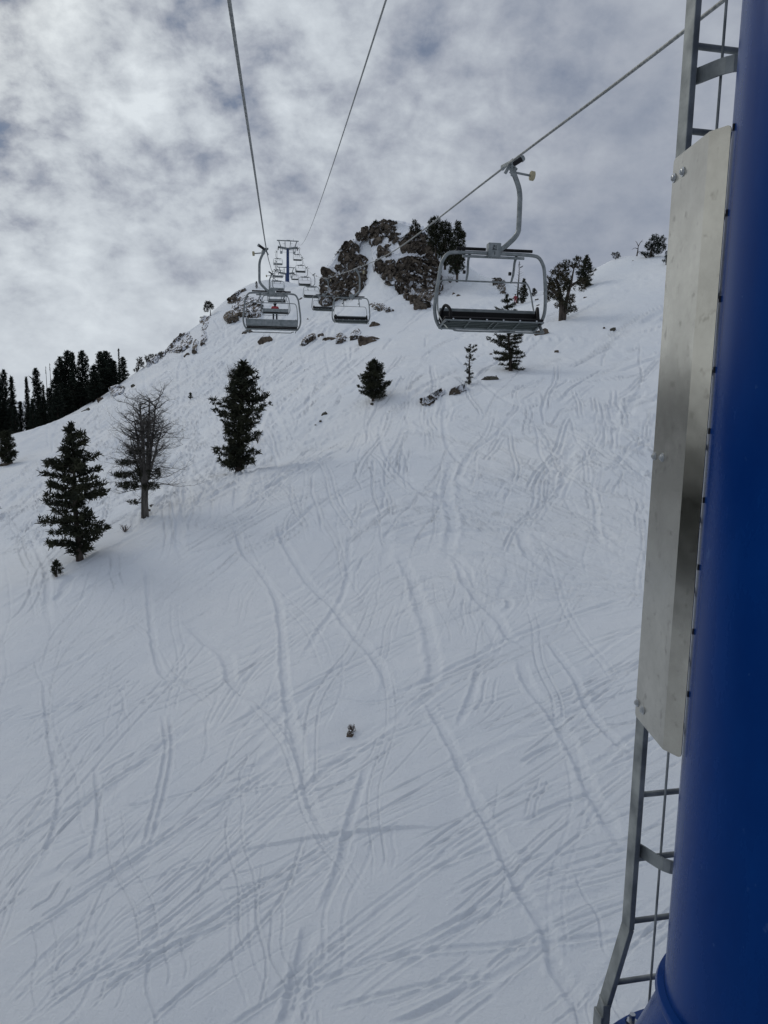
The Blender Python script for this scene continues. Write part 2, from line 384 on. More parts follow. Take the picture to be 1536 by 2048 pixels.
vm = nd(nt, 'ShaderNodeVectorMath', operation='MULTIPLY_ADD'); vm.inputs[1].default_value = (.22, .22, 0); L(vd.outputs['Color'], vm.inputs[0]); L(cb.outputs[0], vm.inputs[2]); L(vm.outputs[0], vq.inputs['Vector'])
det = mth('ADD', det, mth('MULTIPLY', mth('SUBTRACT', .42, vq.outputs['Distance']), .38))
lowf = mth('MULTIPLY', mth('SUBTRACT', sp.outputs['Z'], .02), 3.2, clamp=True)  # calm band near the horizon
val = mth('ADD', mth('MULTIPLY', mth('MULTIPLY', det, ampl), mth('MULTIPLY_ADD', lowf, .8, .2)), mth('MULTIPLY_ADD', mth('SUBTRACT', big, .5), .30, .425))
val = mth('ADD', mth('ADD', val, mth('MULTIPLY', glow, .13)), mth('MULTIPLY_ADD', band, .17, mth('MULTIPLY', left, .085)))
cr = ramp(nt, [(.12, (.10, .135, .20)), (.30, (.19, .225, .30)), (.46, (.335, .365, .425)), (.62, (.47, .51, .56)), (.9, (.64, .69, .735))])
L(val, cr.inputs[0])
bc = nd(nt, 'ShaderNodeBackground'); bc.inputs[1].default_value = 1.0
wm = nd(nt, 'ShaderNodeMixRGB', blend_type='MULTIPLY'); wm.inputs[2].default_value = (1.5, 1.33, 1.05, 1); L(mth('MULTIPLY', mth('POWER', mth('MAXIMUM', sd, 0.0), 16.0), 1.0, clamp=True), wm.inputs[0]); L(cr.outputs[0], wm.inputs[1]); L(wm.outputs[0], bc.inputs[0])
mask = ramp(nt, [(.12, (.62,) * 3), (.34, (1,) * 3)]); L(val, mask.inputs[0])
mixs = nd(nt, 'ShaderNodeMixShader'); L(mask.outputs[0], mixs.inputs[0]); L(bs.outputs[0], mixs.inputs[1]); L(bc.outputs[0], mixs.inputs[2])
L(mixs.outputs[0], out.inputs[0])
sl = bpy.data.lights.new('sun', 'SUN'); sl.energy = .5; sl.angle = R_(22); sl.color = (1, .97, .92)
so = bpy.data.objects.new('sun', sl); COL.objects.link(so)
sdv = Vector((sx * math.cos(SUN_EL), sy * math.cos(SUN_EL), math.sin(SUN_EL)))
so.rotation_euler = sdv.to_track_quat('Z', 'Y').to_euler(); so.location = sdv * 50

cam = bpy.data.cameras.new('camera'); co = bpy.data.objects.new('camera', cam); COL.objects.link(co); SC.camera = co
cam.sensor_fit = 'VERTICAL'; cam.sensor_height = 36; cam.sensor_width = 27; cam.lens = 36 * F / 2048
cam.clip_end = 6000; cam.clip_start = .05
mw = Matrix.Identity(4)
for i in range(3):
    mw[i][0] = rt[i]; mw[i][1] = up[i]; mw[i][2] = -fwd[i]
co.matrix_world = mw
SC.view_settings.view_transform = 'Standard'; SC.view_settings.look = 'None'
SC.view_settings.exposure = .14; SC.view_settings.gamma = 1
SC.render.resolution_x = 768; SC.render.resolution_y = 1024

# ------------------------------------------------------------------ the snow slope, with its ski tracks
rng = np.random.RandomState(7); random.seed(7)
gx = np.arange(-100, 1640, 20.0); gy = np.arange(440, 2150, 16.0)
GX, GY = np.meshgrid(gx, gy)
_h = hits(GX.ravel(), GY.ravel(), 250, 1.5); _dep = (_h @ fwd).reshape(GX.shape)
INV = 1 / _dep
for j in range(INV.shape[1]):                                     # above the skyline keep the last seen depth
    col = INV[:, j]; ok = ~np.isnan(col)
    if ok.any(): f0 = ok.argmax(); col[:f0] = col[f0]; col[np.isnan(col)] = np.nanmin(col)
def p2w(pts):
    pts = np.asarray(pts, float)
    a = np.clip((pts[:, 0] - gx[0]) / 20.0, 0, len(gx) - 1.001); b = np.clip((pts[:, 1] - gy[0]) / 16.0, 0, len(gy) - 1.001)
    i = a.astype(int); j = b.astype(int); fa = a - i; fb = b - j
    iv = (INV[j, i] * (1 - fa) + INV[j, i + 1] * fa) * (1 - fb) + (INV[j + 1, i] * (1 - fa) + INV[j + 1, i + 1] * fa) * fb
    d = 1 / iv
    D = fwd[None] + ((pts[:, 0] - CX) / F)[:, None] * rt[None] - ((pts[:, 1] - CY) / F)[:, None] * up[None]
    return (D * d[:, None])[:, :2]

th = [math.radians(a) for a in np.arange(-180, -31, 3.0)] + list(np.radians(np.arange(-29, 29.01, .085))) + [math.radians(a) for a in np.arange(31, 180, 3.0)]
th = np.array(th)
rr = [.4, 1.5, 3, 5, 7, 9, 11]; r = 12.0
while r < 252: rr.append(r); r += min(max(r * r * 6.6e-5, .012), .55)
while r < 5000: rr.append(r); r *= 1.07
rr = np.array(rr); TH, RR = np.meshgrid(th, rr)
X = RR * np.sin(TH); Y = RR * np.cos(TH)
Z = np.empty_like(X)
# the smooth base is evaluated on a thinner set of rings and columns, then interpolated
ri = np.unique(np.concatenate([np.arange(0, len(rr), 3), [len(rr) - 1]])); ti = np.unique(np.concatenate([np.arange(0, len(th), 3), [len(th) - 1]]))
def base(X, Y): return H(X, Y)
Zs = base(X[np.ix_(ri, ti)], Y[np.ix_(ri, ti)])
tmp = np.empty((len(ri), len(th)))
for a in range(len(ri)): tmp[a] = np.interp(th, th[ti], Zs[a])
for b_ in range(len(th)): Z[:, b_] = np.interp(rr, rr[ri], tmp[:, b_])
DZ = np.zeros_like(Z)
def stamp(W, width, depth, berm=.5, side=0, rough=.35):
    W = np.asarray(W, float)
    if len(W) < 2: return
    m = width * 4
    rw = np.hypot(W[:, 0], W[:, 1]); tw = np.arctan2(W[:, 0], W[:, 1])
    i0 = max(np.searchsorted(rr, rw.min() - m) - 1, 0); i1 = min(np.searchsorted(rr, rw.max() + m) + 1, len(rr))
    dt = m / max(rw.min(), 5); j0 = max(np.searchsorted(th, tw.min() - dt) - 1, 0); j1 = min(np.searchsorted(th, tw.max() + dt) + 1, len(th))
    if i1 <= i0 or j1 <= j0: return
    D = np.full((i1 - i0, j1 - j0), 1e9); S = np.zeros_like(D); A = np.zeros_like(D); acc = 0
    seg = np.hypot(*(W[1:] - W[:-1]).T); tot = seg.sum() + 1e-9
    for k in range(len(W) - 1):
        a = W[k]; b = W[k + 1]; ra = min(rw[k], rw[k + 1]) - m; rb = max(rw[k], rw[k + 1]) + m; dt = m / max(ra, 4)
        a0 = max(np.searchsorted(rr, ra) - i0, 0); a1 = min(np.searchsorted(rr, rb) + 1 - i0, D.shape[0])
        b0 = max(np.searchsorted(th, min(tw[k], tw[k + 1]) - dt) - j0, 0); b1 = min(np.searchsorted(th, max(tw[k], tw[k + 1]) + dt) + 1 - j0, D.shape[1])
        if a1 <= a0 or b1 <= b0: acc += seg[k]; continue
        px = X[i0 + a0:i0 + a1, j0 + b0:j0 + b1] - a[0]; py = Y[i0 + a0:i0 + a1, j0 + b0:j0 + b1] - a[1]
        dx, dy = b - a; l2 = dx * dx + dy * dy + 1e-12
        t = np.clip((px * dx + py * dy) / l2, 0, 1); ex = px - t * dx; ey = py - t * dy
        d = np.hypot(ex, ey); sub = D[a0:a1, b0:b1]; mk = d < sub
        sub[mk] = d[mk]; S[a0:a1, b0:b1][mk] = np.sign(px * dy - py * dx)[mk]; A[a0:a1, b0:b1][mk] = ((acc + t * seg[k]) / tot)[mk]
        acc += seg[k]
    mk = D < m
    d = D[mk]; xs = X[i0:i1, j0:j1][mk]; ys = Y[i0:i1, j0:j1][mk]; s = S[mk]; al = A[mk]
    nz = .65 * fbm(xs / (width * 4), ys / (width * 4), 3, 31) + .35 * fbm(xs / (width * 1.2), ys / (width * 1.2), 2, 37)
    wd = width * (1 + rough * (nz - .5) * 2); q = d / wd
    fade = np.clip(al / .12, 0, 1) * np.clip((1 - al) / .12, 0, 1); fade = fade * (.8 + .4 * vnoise(xs / 3, ys / 3, 3))
    h = -depth * np.exp(-q ** 4 * .8) + depth * berm * (np.exp(-((q - 1.7) / .55) ** 2)) * np.where(s * side < 0, .25, 1) * (.5 + nz)
    h = h + depth * .4 * (fbm(xs / .16, ys / .16, 2, 66) - .5) * np.exp(-(q / 1.8) ** 2)
    DZ[i0:i1, j0:j1][mk] += h * fade
def track(px, width, depth, **k): stamp(p2w(spline(px, 5)), width * (.55 if px[0][1] > 1250 else .75), depth * (.62 if px[0][1] > 1250 else .8), rough=.5, berm=.7, side=k.pop('side', 1), **k)
TR = [
 ([(560,1040),(565,1075),(590,1120),(620,1165),(670,1215),(700,1255),(740,1300),(765,1335),(775,1365),(762,1395)], .22, .10),
 ([(845,1385),(880,1440),(915,1510),(950,1590),(985,1660),(1010,1710),(1050,1790),(1095,1860),(1110,1930),(1150,2000),(1190,2090)], .26, .11),
 ([(1040,1310),(1060,1370),(1110,1430),(1150,1500),(1180,1570),(1220,1640),(1250,1700)], .30, .09),
 ([(1090,1270),(1150,1350),(1180,1420),(1230,1480),(1275,1515)], .22, .08),
 ([(470,1040),(485,1100),(520,1140),(555,1200),(565,1280),(575,1400),(600,1500),(620,1600),(650,1680),(668,1745)], .18, .09),
 ([(370,1240),(420,1285),(455,1315),(470,1370),(530,1410),(580,1460),(600,1530)], .26, .10),
 ([(295,1130),(300,1220),(310,1300),(330,1350),(380,1370),(412,1402)], .16, .08),
 ([(325,1430),(332,1500),(318,1580),(300,1650),(285,1710)], .12, .08),
 ([(338,1430),(345,1500),(332,1580),(313,1650),(298,1710)], .12, .08),
 ([(88,1370),(100,1480),(120,1580),(110,1650),(80,1740)], .16, .08), ([(190,1530),(198,1620),(182,1730)], .14, .07),
 ([(735,1530),(715,1600),(700,1650),(680,1740),(640,1830)], .2, .09), ([(620,1850),(600,1930),(570,2060)], .3, .10),
 ([(540,2000),(700,1940),(830,1905),(1000,1890),(1130,1880),(1290,1860)], .12, .07),
 ([(770,1395),(850,1360),(950,1310),(1020,1275),(1120,1240),(1270,1190)], .2, .09),
 ([(650,1392),(760,1400),(900,1345),(1000,1300)], .1, .05),
 ([(870,1090),(930,1130),(950,1170),(985,1190),(1015,1195),(1020,1210),(1000,1228)], .16, .09),
 ([(910,1110),(930,1160),(960,1200),(1000,1235),(1020,1270),(1080,1300)], .25, .10),
 ([(600,1020),(700,1050),(800,1080),(870,1100),(1000,1115),(1100,1150),(1275,1165)], .22, .09),
 ([(780,930),(850,985),(930,1015),(1050,1060),(1150,1110),(1275,1150)], .26, .11),
 ([(890,790),(888,850),(900,900),(930,930),(1000,955),(1100,990),(1285,1022)], .22, .10),
 ([(1040,1060),(1060,1110),(1130,1155)], .3, .1), ([(1110,880),(1180,890),(1240,910),(1292,960)], .25, .1),
 ([(362,890),(380,940),(410,975),(432,992)], .25, .1), ([(375,885),(395,935),(425,970),(445,985)], .22, .08),
 ([(860,1740),(930,1712),(990,1690)], .12, .07), ([(1040,1642),(1130,1600),(1192,1588)], .12, .08), ([(1040,1522),(1080,1497),(1124,1480)], .12, .09),
 ([(280,2060),(360,1990),(470,1900),(560,1800),(600,1700),(612,1655)], .09, .07), ([(0,1900),(150,1800),(300,1700),(420,1620),(560,1530)], .12, .07),
 ([(190,1990),(330,1900),(480,1800),(590,1720)], .08, .07), ([(130,1790),(280,1700),(450,1600),(590,1562)], .11, .07), ([(0,1700),(100,1640),(230,1560),(330,1500)], .11, .08),
 ([(240,1615),(330,1600),(410,1575),(450,1530)], .09, .06), ([(450,2060),(640,1930),(700,1880)], .1, .06), ([(660,2020),(760,1990),(900,1960),(1010,1955)], .1, .06),
 ([(800,1100),(850,1230),(870,1330),(850,1390)], .3, .08), ([(960,1330),(940,1400),(915,1450)], .2, .07), ([(700,1060),(690,1180),(640,1260),(600,1330)], .16, .05),
 ([(780,800),(760,870),(790,940),(860,1000),(960,1050)], .2, .08), ([(900,700),(960,760),(1010,800),(1100,830)], .25, .08),
 ([(600,690),(612,730),(640,755)], .25, .1), ([(650,690),(655,730),(668,760)], .25, .1), ([(690,690),(700,730),(715,745)], .25, .1), ([(440,700),(455,760),(430,800),(400,830)], .3, .1),
 ([(520,700),(500,760),(470,830)], .3, .08), ([(350,820),(360,860),(365,900)], .2, .08),
 ([(1180,690),(1230,660),(1290,640)], .2, .08), ([(1100,700),(1180,640),(1220,620)], .2, .07), ([(1230,930),(1260,900),(1300,880)], .25, .1),
]
for t in TR: track(*t)
def ang(x, y):                                                      # direction of the skidded turns
    a = 33 + 8 * (y - 1300) / 700 - 6 * (x - 300) / 600
    if x > 760 and 830 < y < 1230:
        k = min(1, (x - 760) / 150) * min(1, (1230 - y) / 80); a = a * (1 - k) + (-18) * k
    if y < 830: a = 36 if x < 850 else 24
    if y < 1000 and x < 450: a = 27
    return a
NS = 2450
for s in range(NS):
    u = rng.rand() if s < 2000 else 2
    if u == 2: x0 = rng.uniform(-20, 470); y0 = rng.uniform(max(700, 960 - x0 * .55), 1120 - x0 * .25)
    elif u < .45: x0 = rng.uniform(-60, 1330); y0 = rng.uniform(1000, 2060)
    elif u < .65: x0 = rng.uniform(720, 1330); y0 = rng.uniform(780, 1200)
    else: x0 = rng.uniform(40, 1330) if rng.rand() < .5 else rng.uniform(100, 650); y0 = rng.uniform(640, 1010)
    if y0 > 1250 and x0 > 600 and rng.rand() < .6: continue
    if y0 > 1150 and x0 <= 600 and rng.rand() < .3: continue
    if y0 > 1500 and rng.rand() < .25: continue
    dep = 1 / np.clip(1, 0, 1) if False else 1
    lng = rng.choice([70, 140, 240, 420], p=[.3, .3, .25, .15]) * (.5 + (y0 / 2048))
    if y0 < 1000 and u != 2: lng *= .5
    steep = u != 2 and rng.rand() < (.2 if y0 > 1000 else .3)
    off = rng.normal(0, 9); cur = rng.normal(0, .9); a0 = (-100 + rng.normal(0, 22)) if steep else None
    pts = [(x0, y0)]; n = 7
    for k in range(n):
        a = (a0 if steep else ang(*pts[-1]) + off) + cur * (k - n / 2) * 2.2
        if steep: a += 14 * math.sin(k * 1.3 + s)
        pts.append((pts[-1][0] + lng / n * math.cos(R_(a)), pts[-1][1] - lng / n * math.sin(R_(a))))
    big = rng.rand() < .10
    W = p2w(spline(pts, 2)); far = max(1, float(np.hypot(*W[len(W) // 2])) / 34)
    gain = .75 if far < 1.15 else min(2.1, 1.05 + far * .4)
    wdt = (rng.uniform(.028, .055) if not big else rng.uniform(.10, .2)) * far
    dpt = (rng.uniform(.014, .042) if not big else rng.uniform(.025, .045)) * far
    dpt *= gain
    stamp(W, wdt, dpt, side=rng.choice([-1, 0, 1]))
    if not big and rng.rand() < .6:                                # the second ski beside the first
        d = W[-1] - W[0]; nrm_ = np.array([-d[1], d[0]]) / (np.hypot(*d) + 1e-6); stamp(W + nrm_ * rng.uniform(.22, .5), wdt, dpt * .8)
DZ = np.where(DZ < 0, -.17 * np.tanh(-DZ / .17), .13 * np.tanh(DZ / .13))
# churned, skied-out snow
fine_ = slice(0, np.searchsorted(rr, 255)); FX = X[fine_]; FY = Y[fine_]; FZ = Z[fine_]
u_ = FX / np.maximum(FY, 1); 
wgt = .25 + .75 * np.clip((fbm(FX / 14, FY / 14, 3, 77) - .42) * 5, 0, 1)
wgt *= np.clip((RR[fine_] - 22) / 20, .12, 1)
rid = 1 - np.abs(fbm(FX / 1.6, FY / 2.4, 3, 41) * 2 - 1)
far_ = np.clip(RR[fine_] / 90, .35, 1.6)
DZ[fine_] += wgt * (rid - .75) * .21 * far_ + (fbm(FX / .5, FY / .5, 2, 55) - .5) * .035 * wgt
DZ += (fbm(X / 5, Y / 5, 2, 91) - .5) * .25 * (RR > 20) * (RR < 300)
NR, NC = X.shape
V = np.stack([X, Y, Z + DZ], -1).reshape(-1, 3)
i = np.arange(NR - 1)[:, None] * NC; j = np.arange(NC)[None, :]; j2 = (j + 1) % NC
FQ = np.stack([i + j, i + j2, i + NC + j2, i + NC + j], -1).reshape(-1, 4)
V = np.vstack([V, [[0, 0, Z[0].mean()]]])
g = npmesh('snow_slope', V, FQ[:, ::-1], M_SNOW, smooth=True)
tag(g, kind='structure')
print('ground', NR, NC)

# ------------------------------------------------------------------ the near lift tower (blue pole, ladder, steel guard)
def AE(px, py, D):
    a, e = azel(px, py); return Vector((D * math.sin(a), D * math.cos(a), D * math.tan(e)))
TC = Vector((2.96 * math.sin(R_(30.0)), 2.96 * math.cos(R_(30.0)), 0)); TRAD = .38
tgz = float(H(TC.x, TC.y))
T1 = empty('lift_tower', (TC.x, TC.y, tgz))
tag(T1, 'glossy dark blue lift tower close on the right, with ladder and stainless guard plate', 'lift tower')
off = -Vector((TC.x, TC.y, tgz))                                  # parts are written in world coordinates, then shifted
def tb(mb, name, mat_, parent=None, **k):
    o = mb.build(name, mat_, None, **k); o.location = off; 
    if parent is None: o.parent = T1
    else: o.parent = parent; o.location = (0, 0, 0)
    return o
m = MB(); m.lathe([(TRAD, -2.30), (TRAD, 4.6), (.001, 4.6)], TC, 96); tb(m, 'pole', M_BLUE, angle=60)
m = MB(); m.lathe([(TRAD + .001, -2.215), (TRAD + .026, -2.222), (TRAD + .033, -2.24), (TRAD + .026, -2.258), (TRAD + .002, -2.264), (.575, -2.79)], TC, 96)
tb(m, 'cone_section', M_BLUE, angle=50)
m = MB(); m.lathe([(.3, -2.78), (.665, -2.78), (.672, -2.786), (.672, -2.815), (.3, -2.815)], TC, 96); fl = tb(m, 'flange', M_BLUE, angle=50)
m = MB(); m.lathe([(.3, -2.82), (.672, -2.82), (.672, -2.85), (.56, -2.852), (.56, tgz - 1)], TC, 96); tb(m, 'lower_pole', M_BLUE, angle=50)
for k in range(16):
    a = 2 * math.pi * (k + .35) / 16; c = TC + Vector((.625 * math.cos(a), .625 * math.sin(a), 0))
    m = MB(); m.lathe([(.001, -2.735), (.014, -2.735), (.014, -2.768), (.026, -2.768), (.026, -2.779)], c, 6); m.lathe([(.03, -2.776), (.03, -2.78)], c, 16)
    tb(m, 'flange_bolt', M_BOLT, fl)
E = Vector((.978, .208, 0)); N = Vector((-.208, .978, 0))
az1 = azel(1323 + 6, 830)[0]; S1 = Vector((3.3 * math.sin(az1), 3.3 * math.cos(az1), 0)); S2 = S1 + E * .42
z0 = 3.3 * math.tan(azel(1425, 256)[1])
lad = empty('ladder', (0, 0, 0)); lad.parent = T1; lad.location = off
def lb(mb, name, mat_, **k):
    o = mb.build(name, mat_, lad, **k); return o
SH = Vector((-.10, -.01, 0))
for S in (S1, S2):
    m = MB(); pts = [S + Vector((0, 0, 4.5)), S + Vector((0, 0, -2.30)), S + SH + Vector((0, 0, -2.76))]
    for a, b in zip(pts[:-1], pts[1:]): m.bar(a, b, .026, .065, up=N)
    m.box(S + SH * .83 + N * -.001 + Vector((0, 0, -2.71)), (.034, .07, .10))
    lb(m, 'stile', M_GALVD, bevel=.003)
    m = MB(); m.bar(S + SH + Vector((.0, 0, -2.72)), S + SH + Vector((0, 0, tgz + .5)), .030, .070, up=N); lb(m, 'lower_stile', M_GALVD, bevel=.003)
k = -12
zs_ = []
z = z0 - .3 * 40
while z < 4.4:
    if z > tgz + .6: zs_.append(z)
    z += .3
for z in zs_:
    sft = Vector((0, 0, 0)) if z > -2.3 else SH * min(1, (-2.3 - z) / .46)
    m = MB(); m.tube([S1 + sft + Vector((0, 0, z)), S2 + sft + Vector((0, 0, z))], .0125, 10); lb(m, 'rung', M_GALVD)
for (px, py) in ((1400, 150), (1290, 1705)):
    z = 3.3 * math.tan(azel(px, py)[1])
    p = [S1 + E * .012, S1 + E * .03 - N * .01, S1 + E * .09 - N * .14, S1 + E * .24 - N * .17]
    m = MB()
    p = [Vector(q) for q in spline(p, 5)]
    for a, b in zip(p[:-1], p[1:]): m.bar(a + Vector((0, 0, z)), b + (b - a) * .06 + Vector((0, 0, z)), .008, .058)
    lb(m, 'bracket', M_GALVD)
m = MB(); azc = azel(1434, 250)[0]; cc = Vector((3.28 * math.sin(azc), 3.28 * math.cos(azc), 0)); m.tube([cc + Vector((0, 0, 4.5)), cc + Vector((0, 0, -2.3)), cc + Vector((-.02, 0, tgz + 1))], .0055, 8); lb(m, 'safety_cable', M_GALVD)
# stainless guard plate bolted over the ladder's near side
PL_, PF, PR = [Vector((D * math.sin(azel(x, 830)[0]), D * math.cos(azel(x, 830)[0]), 0)) for x, D in ((1312, 3.2), (1376, 2.912), (1416.5, 2.86))]
ZT = (AE(1468, 256, 2.86).z + AE(1350, 312, 3.2).z) / 2; ZB = (AE(1357, 1505, 2.86).z + AE(1267, 1440, 3.2).z) / 2
def plate_outline():
    path = [(PL_, 0)]; a = (PF - PL_); b = (PR - PF); la, lb_ = a.length, b.length
    return la, lb_
la, lb_ = plate_outline(); tot = la + lb_; rc = .016
def on_plate(s):
    if s <= la: return PL_ + (PF - PL_) * (s / la)
    return PF + (PR - PF) * ((s - la) / lb_)
    t = (s - la + .006) / .012; A_ = PL_ + (PF - PL_) * ((la - .006) / la); B_ = PF + (PR - PF) * (.006 / lb_)
    return A_ * (1 - t) ** 2 + PF * 2 * t * (1 - t) + B_ * t ** 2
ss = [0, .002, .005, .01, rc] + list(np.linspace(rc, la, 8)[1:]) + list(np.linspace(la, tot - rc, 4)[1:]) + [tot - .01, tot - .005, tot - .002, tot]
zn = np.linspace(0, 1, 24); vs = []; fs = []
nrm_in = [Vector((1, .05, 0)).normalized()] * len(ss)
for i, s in enumerate(ss):
    e_ = min(s, tot - s); cut = 0 if e_ >= rc else rc - math.sqrt(max(rc * rc - (rc - e_) ** 2, 0))
    p = on_plate(s); tn = (on_plate(min(s + .003, tot)) - on_plate(max(s - .003, 0))).normalized(); nn = Vector((-tn.y, tn.x, 0))
    if nn.x < 0: nn = -nn
    for q in (0, 1):
        for t in zn: vs.append(p + nn * (.0035 * q) + Vector((0, 0, ZB + cut + (ZT - ZB - 2 * cut) * t)))
K = len(zn)
for i in range(len(ss) - 1):
    for j in range(K - 1):
        a = i * 2 * K + j; b = a + 2 * K; fs += [(a, a + 1, b + 1, b), (a + K, b + K, b + K + 1, a + K + 1)]
    a = i * 2 * K; b = a + 2 * K; fs += [(a, b, b + K, a + K), (a + K - 1, a + 2 * K - 1, b + 2 * K - 1, b + K - 1)]
for i in (0, len(ss) - 1):
    for j in range(K - 1):
        a = i * 2 * K + j; fs.append((a, a + K, a + K + 1, a + 1))
m = MB(); m.add(vs, fs); gp = tb(m, 'guard_plate', M_STEEL, angle=9)
tdir = (PF - PL_).normalized(); nout = Vector((-abs(tdir.y), tdir.x * (1 if tdir.y < 0 else -1), 0)).normalized()
if nout.x > 0: nout = -nout
for s_, zp in ((.018, (1350, 356)), (.10, (1374, 343)), (.018, (1303, 912)), (.10, (1328, 915)), (.018, (1272, 1405)), (.085, (1290, 1421))):
    p = on_plate(s_); D = math.hypot(p.x, p.y); z = D * math.tan(azel(*zp)[1]); c = p + Vector((0, 0, z))
    m = MB(); m.tube([c - nout * .0, c + nout * .003], .017, 20); m.tube([c + nout * .003, c + nout * .009, c + nout * .0105], [.0115, .0115, .009], 6); m.tube([c + nout * .009, c + nout * .013], .006, 10)
    tb(m, 'guard_bolt', M_BOLT, gp)
for py in (262, 430, 600, 740, 862, 1000, 1135, 1265, 1392):
    D = 2.875; z = D * math.tan(azel(1417, py)[1]); p = PR + Vector((.0, 0, z)); q = TC + Vector((0, 0, z)); d = (q - p).normalized()
    m = MB(); m.bar(p + Vector((.004, 0, 0)), p + d * .14, .01, .02); tb(m, 'spacer_clip', M_BLACK, gp)

# ------------------------------------------------------------------ ropes
ZP = [(-40, 1.0), (-12, 2.9), (0, 3.5), (8.4, 3.93), (15.84, 4.48), (31.2, 5.62), (46.6, 7.40), (62, 9.35), (77.5, 11.35), (108.6, 16.34), (139.8, 22.24), (171.2, 29.3), (201, 36.6), (203.5, 37.0), (215, 37.2), (240, 37.8), (250, 38.0), (290, 38)]
zy = np.array([p[0] for p in ZP]); zz = np.array([p[1] for p in ZP])
_sp = np.array(spline([(a, b) for a, b in ZP], 6))
def rz(y): return float(np.interp(y, _sp[:, 0], _sp[:, 1]))
def rx(y, side): return (4.36 - .1347 * y) if side > 0 else (-.50 - .1372 * y)
def rope_pts(side):
    return [Vector((rx(y, side), y, rz(y))) for y in list(np.arange(-40, 6, 4.0)) + list(np.arange(6, 60, 1.0)) + list(np.arange(60, 291, 3.0))]
def twisted(side, name, label):
    """wire rope: lobed section twisted along its run where it is close, plain further off"""
    ys = np.concatenate([np.arange(5, 32, .02)]); n = 18; vs = []
    m = MB(); far = [p for p in rope_pts(side)]
    a = [p for p in far if p.y <= 5] + [Vector((rx(5, side), 5, rz(5)))]; b = [Vector((rx(31.98, side), 31.98, rz(31.98)))] + [p for p in far if p.y > 32]
    m.tube(a, .02, 8); m.tube(b, .02, 8)
    o0 = len(m.v); P = np.array([[rx(y, side), y, rz(y)] for y in ys]); T = np.gradient(P, axis=0); T /= np.linalg.norm(T, axis=1)[:, None]
    Xn = np.cross(T, [0, 0, 1.0]); Xn /= np.linalg.norm(Xn, axis=1)[:, None]; Yn = np.cross(Xn, T)
    ph = (np.arange(len(ys)) * .02 / .30 * 2 * np.pi)
    A = np.arange(n) / n * 2 * np.pi
    rad = .0165 + .0055 * np.abs(np.cos(3 * (A[None, :] + ph[:, None])))
    V = P[:, None, :] + rad[..., None] * (np.cos(A)[None, :, None] * Xn[:, None, :] + np.sin(A)[None, :, None] * Yn[:, None, :])
    i = np.arange(len(ys) - 1)[:, None] * n; j = np.arange(n)[None]; j2 = (j + 1) % n
    Fq = np.stack([i + j, i + j2, i + n + j2, i + n + j], -1).reshape(-1, 4)
    m.add(V.reshape(-1, 3).tolist(), Fq.tolist())
    o = m.build(name, M_ROPE, angle=60); tag(o, label, 'cable', 'moving haul ropes of the chairlift'); return o
twisted(-1, 'haul_rope', 'twisted steel rope running from the top left down to the chairs seen from behind')
twisted(1, 'haul_rope', 'twisted steel rope rising to the upper right, carrying the chairs that face the camera')
P0 = U(772, 0, 13.7); P1 = U(594, 481, 194.5)
m = MB(); cp = []
for t in np.concatenate([np.linspace(-.075, .1, 8), np.linspace(.12, 1, 40)]):
    p = P0 * (1 - t) + P1 * t; p = p - np.array([0, 0, 1]) * 2.4 * 4 * t * (1 - t) if t > 0 else p
    cp.append(p)
m.tube(cp, .019, 8); o = m.build('signal_cable', M_ROPE); tag(o, 'thin dark cable slanting between the two thicker ropes to the top of the distant tower', 'cable')

